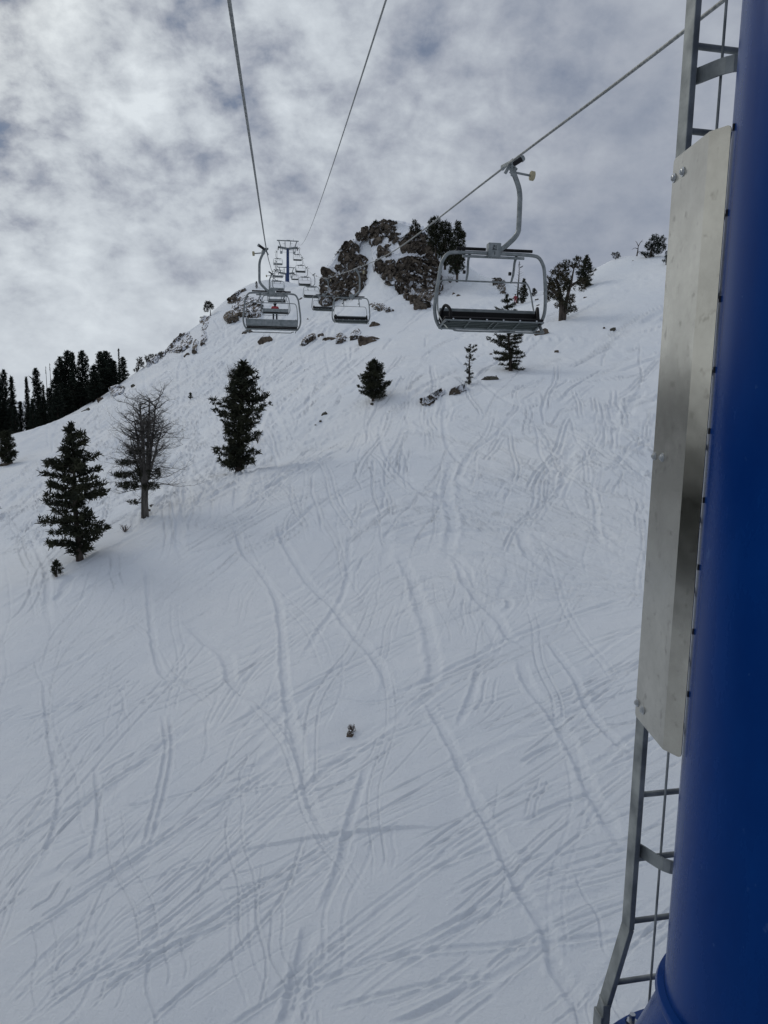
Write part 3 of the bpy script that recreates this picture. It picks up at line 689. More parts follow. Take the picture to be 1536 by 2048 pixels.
# ------------------------------------------------------------------ chairs
def make_chair():
    t = empty('lift_chair', (0, 0, 0))
    G = MB(); G.bar((.06, -.19, .0), (-.03, .18, .0), .05, .07); G.bar((.0, -.34, .0), (0, .34, 0), .03, .035); G.tube([(0, 0, .03), (-.08, 0, -.05), (-.13, 0, -.13), (-.09, 0, -.2)], [.05, .06, .055, .03], 10)
    G.bar((-.02, .1, -.02), (.07, .1, -.19), .05, .06); G.bar((-.06, -.06, .03), (-.15, .05, -.1), .09, .07)
    g = G.build('rope_grip', M_GALV, t, bevel=.006)
    m = MB(); m.tube([(-.05, -.04, -.02), (-.28, -.04, .13)], .052, 14); m.build('spring_tube', M_BLACK, g)
    m = MB(); m.tube([(-.275, -.04, .125), (-.30, -.04, .142), (-.33, -.04, .16)], [.062, .062, .05], 14); m.build('spring_cap', M_SHELL, g)
    m = MB(); m.tube([(-.12, 0, -.13), (-.47, 0, -.175)], .022, 10); m.build('roller_arm', M_GALV, g)
    m = MB(); m.tube([(-.455, 0, -.173), (-.465, 0, -.1735), (-.535, 0, -.182), (-.545, 0, -.183)], [.07, .088, .088, .07], 20); m.build('guide_roller', M_TAN, g)
    pts = [(-.07, 0, -.10), (-.13, 0, -.16), (-.19, 0, -.28), (-.245, 0, -.42), (-.27, 0, -.56), (-.275, 0, -.70), (-.275, 0, -1.12), (-.26, 0, -1.24), (-.20, 0, -1.34), (-.09, 0, -1.45), (.0, 0, -1.53), (.08, 0, -1.575), (.20, 0, -1.59)]
    m = MB(); m.tube(spline(pts, 4), .05, 14, up=(0, 1, 0)); m.build('hanger_arm', M_GALV, t)
    m = MB(); m.box((.21, 0, -1.60), (.255, .17, .27)); pl = m.build('hanger_plate', M_GALV, t, bevel=.012)
    cx = .21
    # bail frame
    hw = 1.07; P = []
    for s in (1,):
        P = [(cx + .93, -.23, -3.09), (cx + 1.0, -.21, -3.05), (cx + 1.075, -.16, -2.93), (cx + 1.12, -.10, -2.75), (cx + 1.115, -.06, -2.5), (cx + 1.08, -.02, -2.2), (cx + 1.045, 0, -1.95), (cx + 1.01, 0, -1.83), (cx + .93, 0, -1.71), (cx + .80, 0, -1.665)]
    Q = [(2 * cx - x, y, z) for x, y, z in P][::-1]
    m = MB(); m.tube(spline(P + [(cx + .4, 0, -1.655), (cx - .4, 0, -1.655)] + Q, 3), .034, 12, up=(0, 1, 0))
    m.tube([(cx - .62, 0, -1.725), (cx + .62, 0, -1.725)], .026, 10)
    m.build('bail_frame', M_GALV, t)
    for a, b in ((-.78, -.14), (.16, .74)):
        m = MB(); m.tube([(cx + a, .0, -1.585), (cx + b, 0, -1.585)], .03, 10); m.build('foam_sleeve', M_FOAM, t)
    # seat: slightly tipped back, front edge high
    sb = MB(); y0, y1, zb, zf = -.25, .27, -3.05, -2.95
    th_ = .045
    sb.add([(cx + x, y, z) for x in (-.99, .99) for (y, z) in ((y0, zb), (y1, zf), (y1 + .02, zf + .03), (y1 - .03, zf + th_ + .01), (y0, zb + th_))],
           [(0, 1, 6, 5), (1, 2, 7, 6), (2, 3, 8, 7), (3, 4, 9, 8), (4, 0, 5, 9), (4, 3, 2, 1, 0), (5, 6, 7, 8, 9)])
    seat = sb.build('seat', M_FOAM, t, bevel=.02)
    m = MB()
    for k in range(5):
        f = (k + .5) / 5; yy = y0 + (y1 - y0) * f; zz_ = zb + (zf - zb) * f - .012; m.bar((cx - .95, yy, zz_), (cx + .95, yy, zz_), .085, .018)
    for x in (-.5, -.08, .02, .5): m.bar((cx + x, y0, zb - .03), (cx + x, y1, zf - .03), .025, .02)
    m.build('seat_underside', M_SLAT, seat)
    m = MB(); m.tube([(cx - .99, y1 + .01, zf - .02), (cx + .99, y1 + .01, zf - .02)], .016, 8); m.tube([(cx - 1.0, y0, zb - .02), (cx + 1.0, y0, zb - .02)], .034, 10)
    for s in (-1, 1): m.tube([(cx + s * .99, y0, zb - .02), (cx + s * .97, y1, zf - .02)], .022, 8)
    m.build('seat_frame', M_GALV, t)
    for k in range(6):
        x = -.83 + k * .332; m = MB(); m.tube([(cx + x, y1 + .024, zf + .0), (cx + x, y1 + .045, zf + .0)], .017, 8); m.build('rivet', M_BOLT, seat)
    # backrest
    m = MB(); m.bar((cx - .99, -.31, -2.82), (cx + .99, -.31, -2.82), .022, .27, up=(0, .16, 1)); 
    back = m.build('backrest', M_SHELL, t, bevel=.008)
    m = MB(); m.bar((cx - .985, -.268, -2.865), (cx + .985, -.268, -2.865), .055, .24, up=(0, -.10, 1)); m.build('back_pad', M_FOAM, back, bevel=.02)
    m = MB()
    for x in (-.6, -.3, .02, .33, .62): m.bar((cx + x, -.331, -2.95), (cx + x, -.327, -2.70), .014, .012, up=(0, 1, 0))
    m.tube([(cx - 1.02, -.345, -2.93), (cx + 1.02, -.345, -2.93)], .018, 8)
    m.build('back_ribs', M_GALV, back)
    for s in (-1, 1):
        m = MB(); x = cx + s * .98
        m.tube(spline([(x, -.24, -2.92), (x - s * .02, -.12, -2.74), (x - s * .05, .02, -2.67), (x - s * .10, .20, -2.76), (x - s * .10, .26, -2.92), (x - s * .06, .24, -3.0)], 4), .031, 10, up=(1, 0, 0)); m.build('armrest', M_FOAM, t)
    # restraint bar, swung back
    m = MB(); yb, zb2 = -.62, -2.10; w_ = .93
    pts = [(cx + .93, .30, -3.14), (cx + .985, -.05, -2.95), (cx + 1.0, -.38, -2.72), (cx + .97, yb + .05, -2.3), (cx + .93, yb, -2.16), (cx + .84, yb, zb2)]
    pm = [(2 * cx - x, y, z) for x, y, z in pts][::-1]
    m.tube(spline(pts + [(cx + .4, yb, zb2), (cx - .4, yb, zb2)] + pm, 3), .0165, 8, up=(0, 1, 0)); rb = m.build('restraint_bar', M_GALV, t)
    m = MB(); fz = -3.16
    m.tube(spline([(cx - .99, .1, -3.02), (cx - 1.03, .12, -3.12), (cx - 1.02, .14, fz + .03), (cx - .95, .15, fz), (cx, .15, fz - .0), (cx + .7, .15, fz), (cx + .78, .13, fz + .03), (cx + .86, .1, -3.12)], 4), .0165, 8, up=(0, 1, 0)); m.build('foot_rest', M_GALV, t)
    for x in (-.47, .47):
        m = MB(); m.tube([(cx + x, .0, -1.64), (cx + x + .01, -.10, -1.80), (cx + x - .05, -.35, -1.98), (cx + x - .09, yb, zb2)], [.03, .026, .026, .022], 8); m.build('bar_stay', M_GALV, rb); m = MB(); m.tube([(cx + x + .05, -.34, -1.97), (cx + x + .0, -.34, -1.97)], .036, 10); m.build('stop_knob', M_BLACK, rb)
    return t
chair = make_chair()
GL, GR = 'empty chairs going up, seen from behind', 'empty chairs coming down, facing the camera'
left = [(30, 'near empty four seat chair seen from behind, upper left in front of the rocks'), (60, 'four seat chair carrying a rider in a coral red jacket'), (91, 'small chair seen just above and behind the red jacketed rider'),
        (121, 'green grey backed chair hanging just left of the foot of the distant blue tower'), (151, 'dark chair in the tangle left of the tower pole, below the topmost left chair'), (181, 'topmost chair on the left rope, hanging under the sheaves of the distant tower'), (226, 'tiny chair on the left rope beyond the distant tower')]
right = [(15, 'large near empty four seat chair facing the camera with black seat and worn roller'), (45, 'second nearest chair facing the camera, hanging before the brown cliff foot'), (75, 'third chair facing the camera, partly hidden by the right neighbour below the cliff'),
         (105, 'fourth chair from the camera on the right rope, just right of the small rock edge'), (134, 'fifth chair on the right rope, right of the blue pole foot'), (164, 'sixth chair on the right rope, level with the middle of the blue pole'), (194, 'seventh chair on the right rope, just below the sheaves of the distant tower'), (232, 'tiny chair beyond the tower, low between the pole and the fifth right chair')]
used = False; CH = {}
for side, lst in ((1, right), (-1, left)):
    for d, lab in lst:
        y = d * 1.042
        o = chair if not used else copy_tree(chair)
        if not used: first = o
        used = True
        o.location = (rx(y, side), y, rz(y) + .0)
        o.rotation_euler = (0, 0, R_(7.8) + (math.pi if side > 0 else 0))
        tag(o, lab, 'lift chair', 'four seat chairs hanging from the lift ropes'); CH[(side, d)] = o
# number stamped on the nearest chair's plate
m = MB(); Y_ = .088
def stroke(x0, z0_, x1, z1): m.bar((.21 - x0, Y_, -1.60 + z0_), (.21 - x1, Y_, -1.60 + z1), .006, .013, up=(0, 1, 0)) if abs(x0 - x1) < 1e-6 and False else m.tube([(.21 - x0, Y_, -1.60 + z0_), (.21 - x1, Y_, -1.60 + z1)], .0065, 6)
for s in [(-.035, .085, -.01, .085), (-.01, .085, -.01, .055), (-.01, .055, -.035, .055), (-.035, .055, -.035, .025), (-.035, .025, -.005, .025), (.022, .085, .022, .025), (-.045, .008, .038, .008), (.0, -.03, .0, -.09)]: stroke(*s)
m.build('numerals', M_MARK, [c for c in COL.objects if c.parent == CH[(1, 15)] and c.name.startswith('hanger_plate')][0])

# ------------------------------------------------------------------ distant towers
def make_tower(h, pole_only=False):
    t = empty('lift_tower', (0, 0, 0)); W = 2.38
    m = MB(); m.lathe([(.42, 0), (.34, h)], (0, 0, 0), 24); m.build('pole', M_BLUE, t)
    m = MB(); m.lathe([(.66, -1.5), (.66, 1.75), (.42, 1.78)], (0, 0, 0), 8); m.build('base_padding', M_BLUE, t)
    m = MB()
    for s in (-1, 1): m.bar((0, 0, h + .0), (s * W * .92, 0, h + .33), .4, .5)
    m.bar((-.5, 0, h), (.5, 0, h), .42, .46); m.build('crossarm', M_GALV, t, bevel=.02)
    m = MB(); zt = h + 1.95; m.bar((-2.75, 0, zt), (2.75, 0, zt), .2, .24)
    for s in (-1, 1): m.tube([(s * 1.75, 0, h + .4), (s * 2.3, 0, zt)], .12, 8); m.tube([(s * .55, 0, h + .3), (s * .7, 0, zt)], .06, 6); m.tube([(s * .9, 0, h + .35), (s * .7, 0, zt)], .03, 6)
    m.box((.3, 0, zt + .08), (.5, .4, .22)); m.box((-.15, 0, zt + .12), (.16, .3, .26)); m.tube([(1.4, 0, zt), (1.4, 0, zt + .6)], .03, 6)
    m.tube([(-1.3, 0, h + 1.2), (-.5, 0, h + 1.2)], .03, 6); m.tube([(.5, 0, h + 1.3), (1.3, 0, h + 1.3)], .03, 6)
    m.build('lifting_frame', M_GALV, t)
    for s in (-1, 1):
        sv = MB(); sv.bar((s * W, -1.9, h + .12), (s * W, 1.9, h + .52), .16, .42); sv.bar((s * (W - .35), 0, h + .3), (s * W, 0, h + .3), .14, .5)
        sh = sv.build('sheave_assembly', M_GALV, t)
        for k in range(8):
            y = -1.75 + k * .5; c = (s * (W + .02), y, h - .02 + y * .105 + (.0 if s > 0 else 0))
            mm = MB(); mm.tube([(c[0] - .10, y, c[2]), (c[0] + .10, y, c[2])], .27, 16); mm.build('sheave_wheel', M_BLACK, sh)
        cw = MB(); xx = s * (W - .75); cw.bar((xx, -1.6, h - .95), (xx, 1.6, h - .95), .6, .12)
        for y in (-1.5, 0, 1.5): cw.tube([(xx - .24, y, h - .95), (xx - .24, y, h + .25)], .05, 6); cw.tube([(xx + .24, y, h - .95), (xx + .24, y, h + .25)], .05, 6)
        cw.tube([(xx - .24, -1.6, h - .1), (xx - .24, 1.6, h - .1)], .025, 6); cw.build('catwalk', M_GALV, t)
    m = MB(); m.tube([(-1.6, -.4, h - .92), (1.6, -.4, h - .92)], .025, 6); m.tube([(-1.6, -.4, h - .35), (1.6, -.4, h - .35)], .025, 6); m.build('guard_rail', M_GALV, t)
    m = MB()
    for s in (-1, 1): m.bar((s * .17, -.62, 1.5), (s * .17, -.6, h), .05, .05)
    for k in range(int((h - 2) / .32)): m.tube([(-.17, -.61, 1.8 + k * .32), (.17, -.61, 1.8 + k * .32)], .014, 5)
    m.build('ladder', M_GALVD, t)
    return t
YT = 202.6; xT = (rx(YT, 1) + rx(YT, -1)) / 2
zb_ = float(U(577, 577, 195)[2]); hT = rz(YT) - .28 - zb_
T2 = make_tower(hT); T2.location = (xT, YT, zb_); T2.rotation_euler = (0, 0, R_(7.8))
tag(T2, 'distant slim blue tower with a sheave crossarm, standing on the snowy ridge', 'lift tower', 'towers of the chairlift')
T3 = copy_tree(T2); Y3 = 250; T3.location = ((rx(Y3, 1) + rx(Y3, -1)) / 2, Y3, rz(Y3) - .28 - hT)
tag(T3, 'farther tower whose crossarm shows on both sides behind the slim blue pole', 'lift tower', 'towers of the chairlift')

# ------------------------------------------------------------------ people
def skin(name, mat_, V, E_, R0, parent=None, root=0, sub=1):
    me = bpy.data.meshes.new(name); me.from_pydata(V, E_, []); me.materials.append(mat_)
    o = bpy.data.objects.new(name, me); COL.objects.link(o); o.parent = parent
    sm = o.modifiers.new('Skin', 'SKIN'); sm.use_smooth_shade = True
    ly = me.skin_vertices[0] if len(me.skin_vertices) else None
    if ly is None:
        bpy.context.view_layer.objects.active = o
        bm_ = __import__('bmesh').new(); bm_.from_mesh(me); bm_.verts.layers.skin.verify(); bm_.to_mesh(me); bm_.free(); ly = me.skin_vertices[0]
    for i, r_ in enumerate(R0):
        ly.data[i].radius = (r_, r_) if not hasattr(r_, '__len__') else r_; ly.data[i].use_root = (i == root)
    ss_ = o.modifiers.new('Sub', 'SUBSURF'); ss_.levels = sub; ss_.render_levels = sub
    return o
def ball(name, mat_, c, r, parent, sq=(1, 1, 1)):
    prof = [(max(.001, math.sin(a)) * r, -math.cos(a) * r) for a in np.linspace(0, math.pi, 12)]
    m_ = MB(); m_.lathe(prof, (0, 0, 0), 18); o = m_.build(name, mat_, parent, angle=80); o.location = c; o.scale = sq; return o
def person(pose, jacket, trousers, loc, rz_, label):
    sit = pose == 'sit'
    if sit:      # origin: hips on the seat, facing +y
        V = [(0, 0, .1), (0, .0, .3), (0, 0, .5), (0, 0, .57), (0, .01, .66),
             (-.19, 0, .49), (-.29, .08, .27), (-.2, .3, .2), (-.15, .36, .19), (.19, 0, .49), (.29, .08, .27), (.2, .3, .2), (.15, .36, .19),
             (-.11, .03, .08), (-.13, .45, .1), (-.13, .5, -.34), (-.13, .6, -.4), (.11, .03, .08), (.13, .45, .1), (.13, .5, -.34), (.13, .6, -.4)]
    else:
        V = [(0, 0, .95), (0, 0, 1.15), (0, .02, 1.36), (0, .03, 1.45), (0, .05, 1.56),
             (-.19, 0, 1.36), (-.29, .03, 1.1), (-.26, .22, .98), (-.25, .28, .97), (.19, 0, 1.36), (.29, .03, 1.1), (.26, .22, .98), (.25, .28, .97),
             (-.1, 0, .9), (-.14, .08, .5), (-.15, 0, .1), (-.15, .14, .05), (.1, 0, .9), (.14, .08, .5), (.15, 0, .1), (.15, .14, .05)]
    E_ = [(0, 1), (1, 2), (2, 3), (3, 4), (2, 5), (5, 6), (6, 7), (7, 8), (2, 9), (9, 10), (10, 11), (11, 12), (0, 13), (13, 14), (14, 15), (15, 16), (0, 17), (17, 18), (18, 19), (19, 20)]
    Rr = [.15, .14, .15, .06, .085, .075, .06, .05, .045, .075, .06, .05, .045, .1, .085, .065, .06, .1, .085, .065, .06]
    b_ = skin('person', trousers, V, E_, Rr); b_.location = loc; b_.rotation_euler = (0, 0, rz_)
    tag(b_, label, 'person')
    JV = V[:3] + [V[5], V[6], V[7], V[9], V[10], V[11]]; JE = [(0, 1), (1, 2), (2, 3), (3, 4), (4, 5), (2, 6), (6, 7), (7, 8)]
    skin('jacket', jacket, JV, JE, [.175, .175, .175, .1, .082, .068, .1, .082, .068], b_)
    hz = V[4][2] + .04; ball('face', M_SKIN, (0, V[4][1] + .03, hz - .02), .092, b_, (1, 1.05, 1.2)); ball('helmet', M_BLACK, (0, V[4][1], hz + .03), .128, b_, (1, 1.1, 1.05))
    for s in (-1, 1):
        m_ = MB(); fx = s * .14; fy, fz = (.6, -.46) if sit else (.1, .0)
        m_.bar((fx, fy - .75, fz), (fx, fy + .75, fz), .1, .03); m_.bar((fx, fy + .75, fz), (fx, fy + .9, fz + .07), .09, .02); m_.build('ski', M_NAVY, b_)
        m_ = MB(); m_.bar((fx, fy - .14, fz + .06), (fx, fy + .16, fz + .06), .11, .13); m_.bar((fx, fy - .06, fz + .1), (fx, fy - .04, fz + .32), .12, .14, up=(0, 1, 0)); m_.build('ski_boot', M_BLACK, b_, bevel=.02)
    return b_
c2 = CH[(-1, 60)]; q = Matrix.Rotation(R_(7.8), 4, 'Z') @ Vector((.16, -.02, -3.03)) + Vector(c2.location)
person('sit', M_RED, M_NAVY, q, R_(7.8), 'rider in coral red jacket and black helmet sitting on a chair, seen from behind')
sk = hit(1030, 612); person('stand', M_RED2, M_RED2, sk + np.array([0, 0, .1]), R_(160), 'small distant skier dressed in red standing beside a bare tree')

# ------------------------------------------------------------------ rock: cliffs, outcrops and boulders
def depth_at(px, py):
    a = np.clip((px - gx[0]) / 20.0, 0, len(gx) - 1.001); b = np.clip((py - gy[0]) / 16.0, 0, len(gy) - 1.001)
    i = a.astype(int); j = b.astype(int); fa = a - i; fb = b - j
    return 1 / ((INV[j, i] * (1 - fa) + INV[j, i + 1] * fa) * (1 - fb) + (INV[j + 1, i] * (1 - fa) + INV[j + 1, i + 1] * fa) * fb)
def inside(px, py, poly):
    r_ = np.zeros(px.shape, bool); n = len(poly)
    for k in range(n):
        x1, y1 = poly[k]; x2, y2 = poly[(k + 1) % n]
        c = (y1 > py) != (y2 > py)
        r_ ^= c & (px < (x2 - x1) * (py - y1) / ((y2 - y1) or 1e-9) + x1)
    return r_
def edge(px, py, poly):
    d = np.full(px.shape, 1e9); n = len(poly)
    for k in range(n):
        a = np.array(poly[k], float); b = np.array(poly[(k + 1) % n], float); e = b - a; l2 = e @ e + 1e-9
        t = np.clip(((px - a[0]) * e[0] + (py - a[1]) * e[1]) / l2, 0, 1)
        d = np.minimum(d, np.hypot(px - a[0] - t * e[0], py - a[1] - t * e[1]))
    return d
def relief(name, outline, patches, step, proud, seed, rim=3.0, streak=40, sl=14, st=4.0, shrink=0.0, lump_=1.0):
    """a rock face: real relief standing out of the slope over the outline, rim turned back into the ground.
    patches: (polygon, share of bare rock)."""
    xs = [p[0] for p in outline]; ys = [p[1] for p in outline]
    ax = np.arange(min(xs) - 2, max(xs) + 2, step); ay = np.arange(min(ys) - 2, max(ys) + 2, step)
    PX, PY = np.meshgrid(ax, ay)
    wob = rim * .8
    QX = PX + (fbm(PX / 7, PY / 7, 3, seed) - .5) * wob * 2; QY = PY + (fbm(PX / 7, PY / 7, 3, seed + 5) - .5) * wob * 2
    ins = inside(QX, QY, outline); ed = edge(QX, QY, outline) * np.where(ins, 1, -1) - shrink
    c_, s_ = math.cos(R_(streak)), math.sin(R_(streak)); S_ = PX * c_ - PY * s_; T_ = PX * s_ + PY * c_
    strk = fbm(S_ / sl, T_ / st, 4, seed + 9, .6); lump = fbm(PX / 16, PY / 16, 4, seed + 13); tiny = fbm(PX / 2.2, PY / 2.2, 3, seed + 21)
    rdg = np.abs(strk - .5) + (tiny - .5) * .05; rock = np.zeros_like(PX)
    q = (strk - strk.mean()) / strk.std() + (tiny - .5) * .7                            # roughly normal
    for poly, share in patches:
        pin = inside(QX, QY, poly); thr = {1.0: 9, .95: 1.15, .9: .7, .85: .42, .8: .35, .75: .25, .7: .15, .65: .05, .6: -.05, .55: -.12, .5: -.2, .4: -.45, .3: -.7}[share]
        cut_ = np.quantile(rdg, {1.0: 0, .95: .12, .9: .22, .85: .28, .8: .32, .75: .36, .7: .4, .65: .45, .6: .5, .55: .55, .5: .6, .4: .7, .3: .8}[share]); v_ = np.clip((rdg - cut_) / .012 + .5, 0, 1) * pin if share < 1 else pin * 1.0; rock = np.maximum(rock, v_)
    D0 = depth_at(PX, PY)
    e_ = proud * (.45 + .9 * lump_ * lump) + rock * proud * .35 + (strk - .5) * proud * .9 * (.3 + rock) + (tiny - .5) * proud * .35 * (.15 + rock)
    k = np.clip(ed / rim, -1, 1)
    e_ = np.where(k > 0, e_ * np.sqrt(np.clip(1 - (1 - k) ** 2, 0, 1)), 0) - np.clip(-k, 0, 1) * 2.5
    D1 = D0 - e_
    keep = ed > -rim * .9
    P = D1[..., None] * (fwd[None, None] + ((PX - CX) / F)[..., None] * rt - ((PY - CY) / F)[..., None] * up)
    idx = -np.ones(PX.shape, int); idx[keep] = np.arange(keep.sum())
    q4 = np.stack([idx[:-1, :-1], idx[1:, :-1], idx[1:, 1:], idx[:-1, 1:]], -1).reshape(-1, 4); q4 = q4[(q4 >= 0).all(1)]
    o = npmesh(name, P[keep], q4, M_CLIFF, smooth=True)
    at = o.data.attributes.new('rock', 'FLOAT', 'POINT'); at.data.foreach_set('value', rock[keep].astype(np.float32))
    sd_ = o.modifiers.new('Back', 'SOLIDIFY'); sd_.thickness = max(.6, proud * .8); sd_.offset = -1 if True else 1
    return o
# main cliff
C_OUT = [(742,520),(736,490),(738,470),(733,452),(752,442),(772,438),(800,441),(822,448),(846,452),(860,478),(874,508),(882,540),(880,575),(868,598),(852,619),(838,618),(812,597),(797,580),(778,566),(762,552),(752,535)]
C_P = [([(740,466),(750,453),(775,447),(792,450),(790,460),(772,470),(764,481),(755,489),(746,486)], .9),
 ([(780,468),(800,474),(790,490),(780,486)], .55), ([(803,483),(826,472),(843,468),(855,486),(850,500),(830,501),(812,500)], .75),
 ([(752,524),(777,528),(808,523),(831,518),(855,524),(874,520),(878,567),(866,598),(851,618),(839,618),(816,594),(799,580),(800,553),(788,553),(777,565),(761,541)], .95),
 ([(858,490),(874,512),(881,545),(877,580),(862,604),(852,600),(856,540)], .95), ([(757,500),(780,498),(783,512),(762,512)], .6)]
o = relief('rock_cliff', C_OUT, C_P, .6, 1.6, 3, rim=4, sl=15, st=3.2, shrink=3.0)
tag(o, 'tall snow streaked brown cliff at the summit, below the dark pines', 'cliff', 'rock faces of the summit')
B_OUT = [(642,612),(640,575),(643,550),(644,534),(656,529),(672,506),(690,488),(703,480),(712,470),(724,455),(736,450),(738,470),(728,480),(716,500),(726,512),(734,520),(732,545),(730,572),(712,594),(690,597),(672,596),(655,612)]
B_P = [([(712,477),(726,459),(736,452),(732,474)], 1.0), ([(673,504),(697,487),(712,494),(710,508),(687,526)], .9), ([(699,512),(732,518),(730,539),(699,539),(671,539),(695,526)], .6),
 ([(685,549),(718,539),(732,551),(728,574),(706,592),(673,594),(669,578),(685,567)], .95), ([(640,563),(656,547),(679,555),(675,578),(669,592),(652,608),(640,604)], .75), ([(644,535),(652,534),(652,547),(644,553)], 1.0)]
o = relief('rock_cliff', B_OUT, B_P, .6, 1.5, 21, rim=3.5, sl=15, st=3.4, shrink=2.6)
tag(o, 'left buttress of the summit, brown rock with a reddish foot beside the haul rope', 'cliff', 'rock faces of the summit')
full = lambda P: [(P, .7)]
OC = [
 ([(463,608),(470,597),(490,590),(508,596),(523,592),(524,618),(520,634),(498,634),(478,630),(464,622)], .55, 1.0, 'streaky rock band on the left ridge, seen through the nearest left chair'),
 ([(455,606),(458,596),(468,592),(477,592),(476,600),(464,608)], .95, 1.0, 'small yellowish rock above the streaky band on the left ridge'),
 ([(462,594),(474,583),(490,577),(494,580),(480,588),(466,596)], .9, .8, 'thin dark rock edge along the skyline of the left ridge'),
 ([(446,634),(452,624),(466,620),(477,630),(474,640),(458,646),(449,642)], .95, 1.2, 'rounded dark outcrop left of the nearest chair seen from behind'),
 ([(400,640),(408,632),(422,634),(418,646),(412,660),(414,676),(406,690),(400,686),(404,664)], .6, .7, 'narrow broken rock rib below the round topped lone tree'),
 ([(330,702),(345,684),(362,668),(378,663),(386,676),(380,694),(362,704),(345,708)], .55, .8, 'patch of broken rocks on the skyline of the left ridge'),
 ([(385,700),(386,684),(392,678),(397,682),(394,698),(388,705)], .85, .6, 'upright dark rock right of the broken skyline patch'),
 ([(293,732),(300,720),(316,708),(330,702),(328,712),(312,724),(298,734)], .5, .5, 'string of small rocks low on the left skyline'),
 ([(603,690),(604,680),(614,670),(630,666),(632,676),(618,684),(608,692)], .8, .7, 'leftmost rock of the outcrop row below the chairs'),
 ([(671,680),(673,668),(682,664),(691,672),(690,682),(678,688)], .8, .7, 'forked rock between the oval rock and the biggest outcrop of the row'),
 ([(696,674),(706,662),(716,656),(722,664),(718,676),(704,680)], .6, .7, 'snow striped rock adjoining the biggest outcrop of the row'),
 ([(738,610),(746,604),(758,606),(768,608),(784,616),(784,624),(770,624),(756,620),(748,618)], .75, .8, 'snowy dark outcrop at the foot of the gully below the cliff'),
 ([(986,560),(996,556),(1010,562),(1012,578),(1006,588),(998,578),(990,570)], .85, .8, 'dark rock seen through the nearest chair, left of the bare tree'),
 ([(843,810),(850,800),(866,788),(880,780),(890,778),(888,788),(872,798),(856,808)], .5, .35, 'row of small rock teeth below the thin dead tree'),
 ([(905,786),(916,780),(932,776),(934,780),(918,786),(908,790)], .6, .3, 'low dark rock edge just left of the thin dead tree foot'),
 ([(219,784),(222,774),(236,770),(248,774),(244,784),(232,794),(224,790)], .55, .6, 'small rocks on the snow right beside the forest edge'),
]
for poly, share, pr, lab in OC:
    o = relief('rock_outcrop', poly, [([(a, b) for a, b in [(min(p[0] for p in poly) - 3, min(p[1] for p in poly) - 3), (max(p[0] for p in poly) + 3, min(p[1] for p in poly) - 3), (max(p[0] for p in poly) + 3, max(p[1] for p in poly) + 3), (min(p[0] for p in poly) - 3, max(p[1] for p in poly) + 3)]], share)], .6, pr, int(poly[0][0]), rim=1.6, sl=7, st=2.4)
    tag(o, lab, 'rock', 'outcrops and boulders on the slope')
import bmesh
def boulder(px, py, wpx, hpx, lab, mat_=None, tilt=0, seed=0, name='boulder', flat=.8, rough=.35):
    c = hit(px, py); d = float(c @ fwd); k = d / F
    bm = bmesh.new(); bmesh.ops.create_icosphere(bm, subdivisions=4, radius=1.0); rx_, rz_ = wpx / 2 * k, hpx / 2 * k; ry_ = (rx_ + rz_) / 2 * flat
    for v in bm.verts:
        p = np.array(v.co); s = seed * 7.3
        n = fbm(np.array([p[0] * 1.1 + s + p[2] * .7]), np.array([p[1] * 1.1 - s + p[2] * 1.3]), 3, 5 + seed)[0] - .5
        n2 = fbm(np.array([p[0] * 3.5 + s + p[2] * 2.2]), np.array([p[1] * 3.5 + p[2] * 4.1]), 3, 9 + seed)[0] - .5
        q = np.clip(p * 1.25, -.86, .86)                              # faceted, blocky rather than round
        q = q / max(np.linalg.norm(q), 1e-6) * (.55 * np.linalg.norm(q) + .45)
        q = q * (1 + n * rough * 2.2 + n2 * rough)
        v.co = (q[0] * rx_, q[1] * ry_, q[2] * rz_)
    me = bpy.data.meshes.new(name); bm.to_mesh(me); bm.free(); me.materials.append(mat_ or M_ROCK)
    me.polygons.foreach_set('use_smooth', [True] * len(me.polygons))
    try: me.set_sharp_from_angle(angle=R_(35))
    except Exception: pass
    o = bpy.data.objects.new(name, me); COL.objects.link(o); o.location = c - np.array([0, 0, rz_ * .22]); o.rotation_euler = (0, R_(tilt), 0)
    tag(o, lab, 'rock', 'outcrops and boulders on the slope'); return o
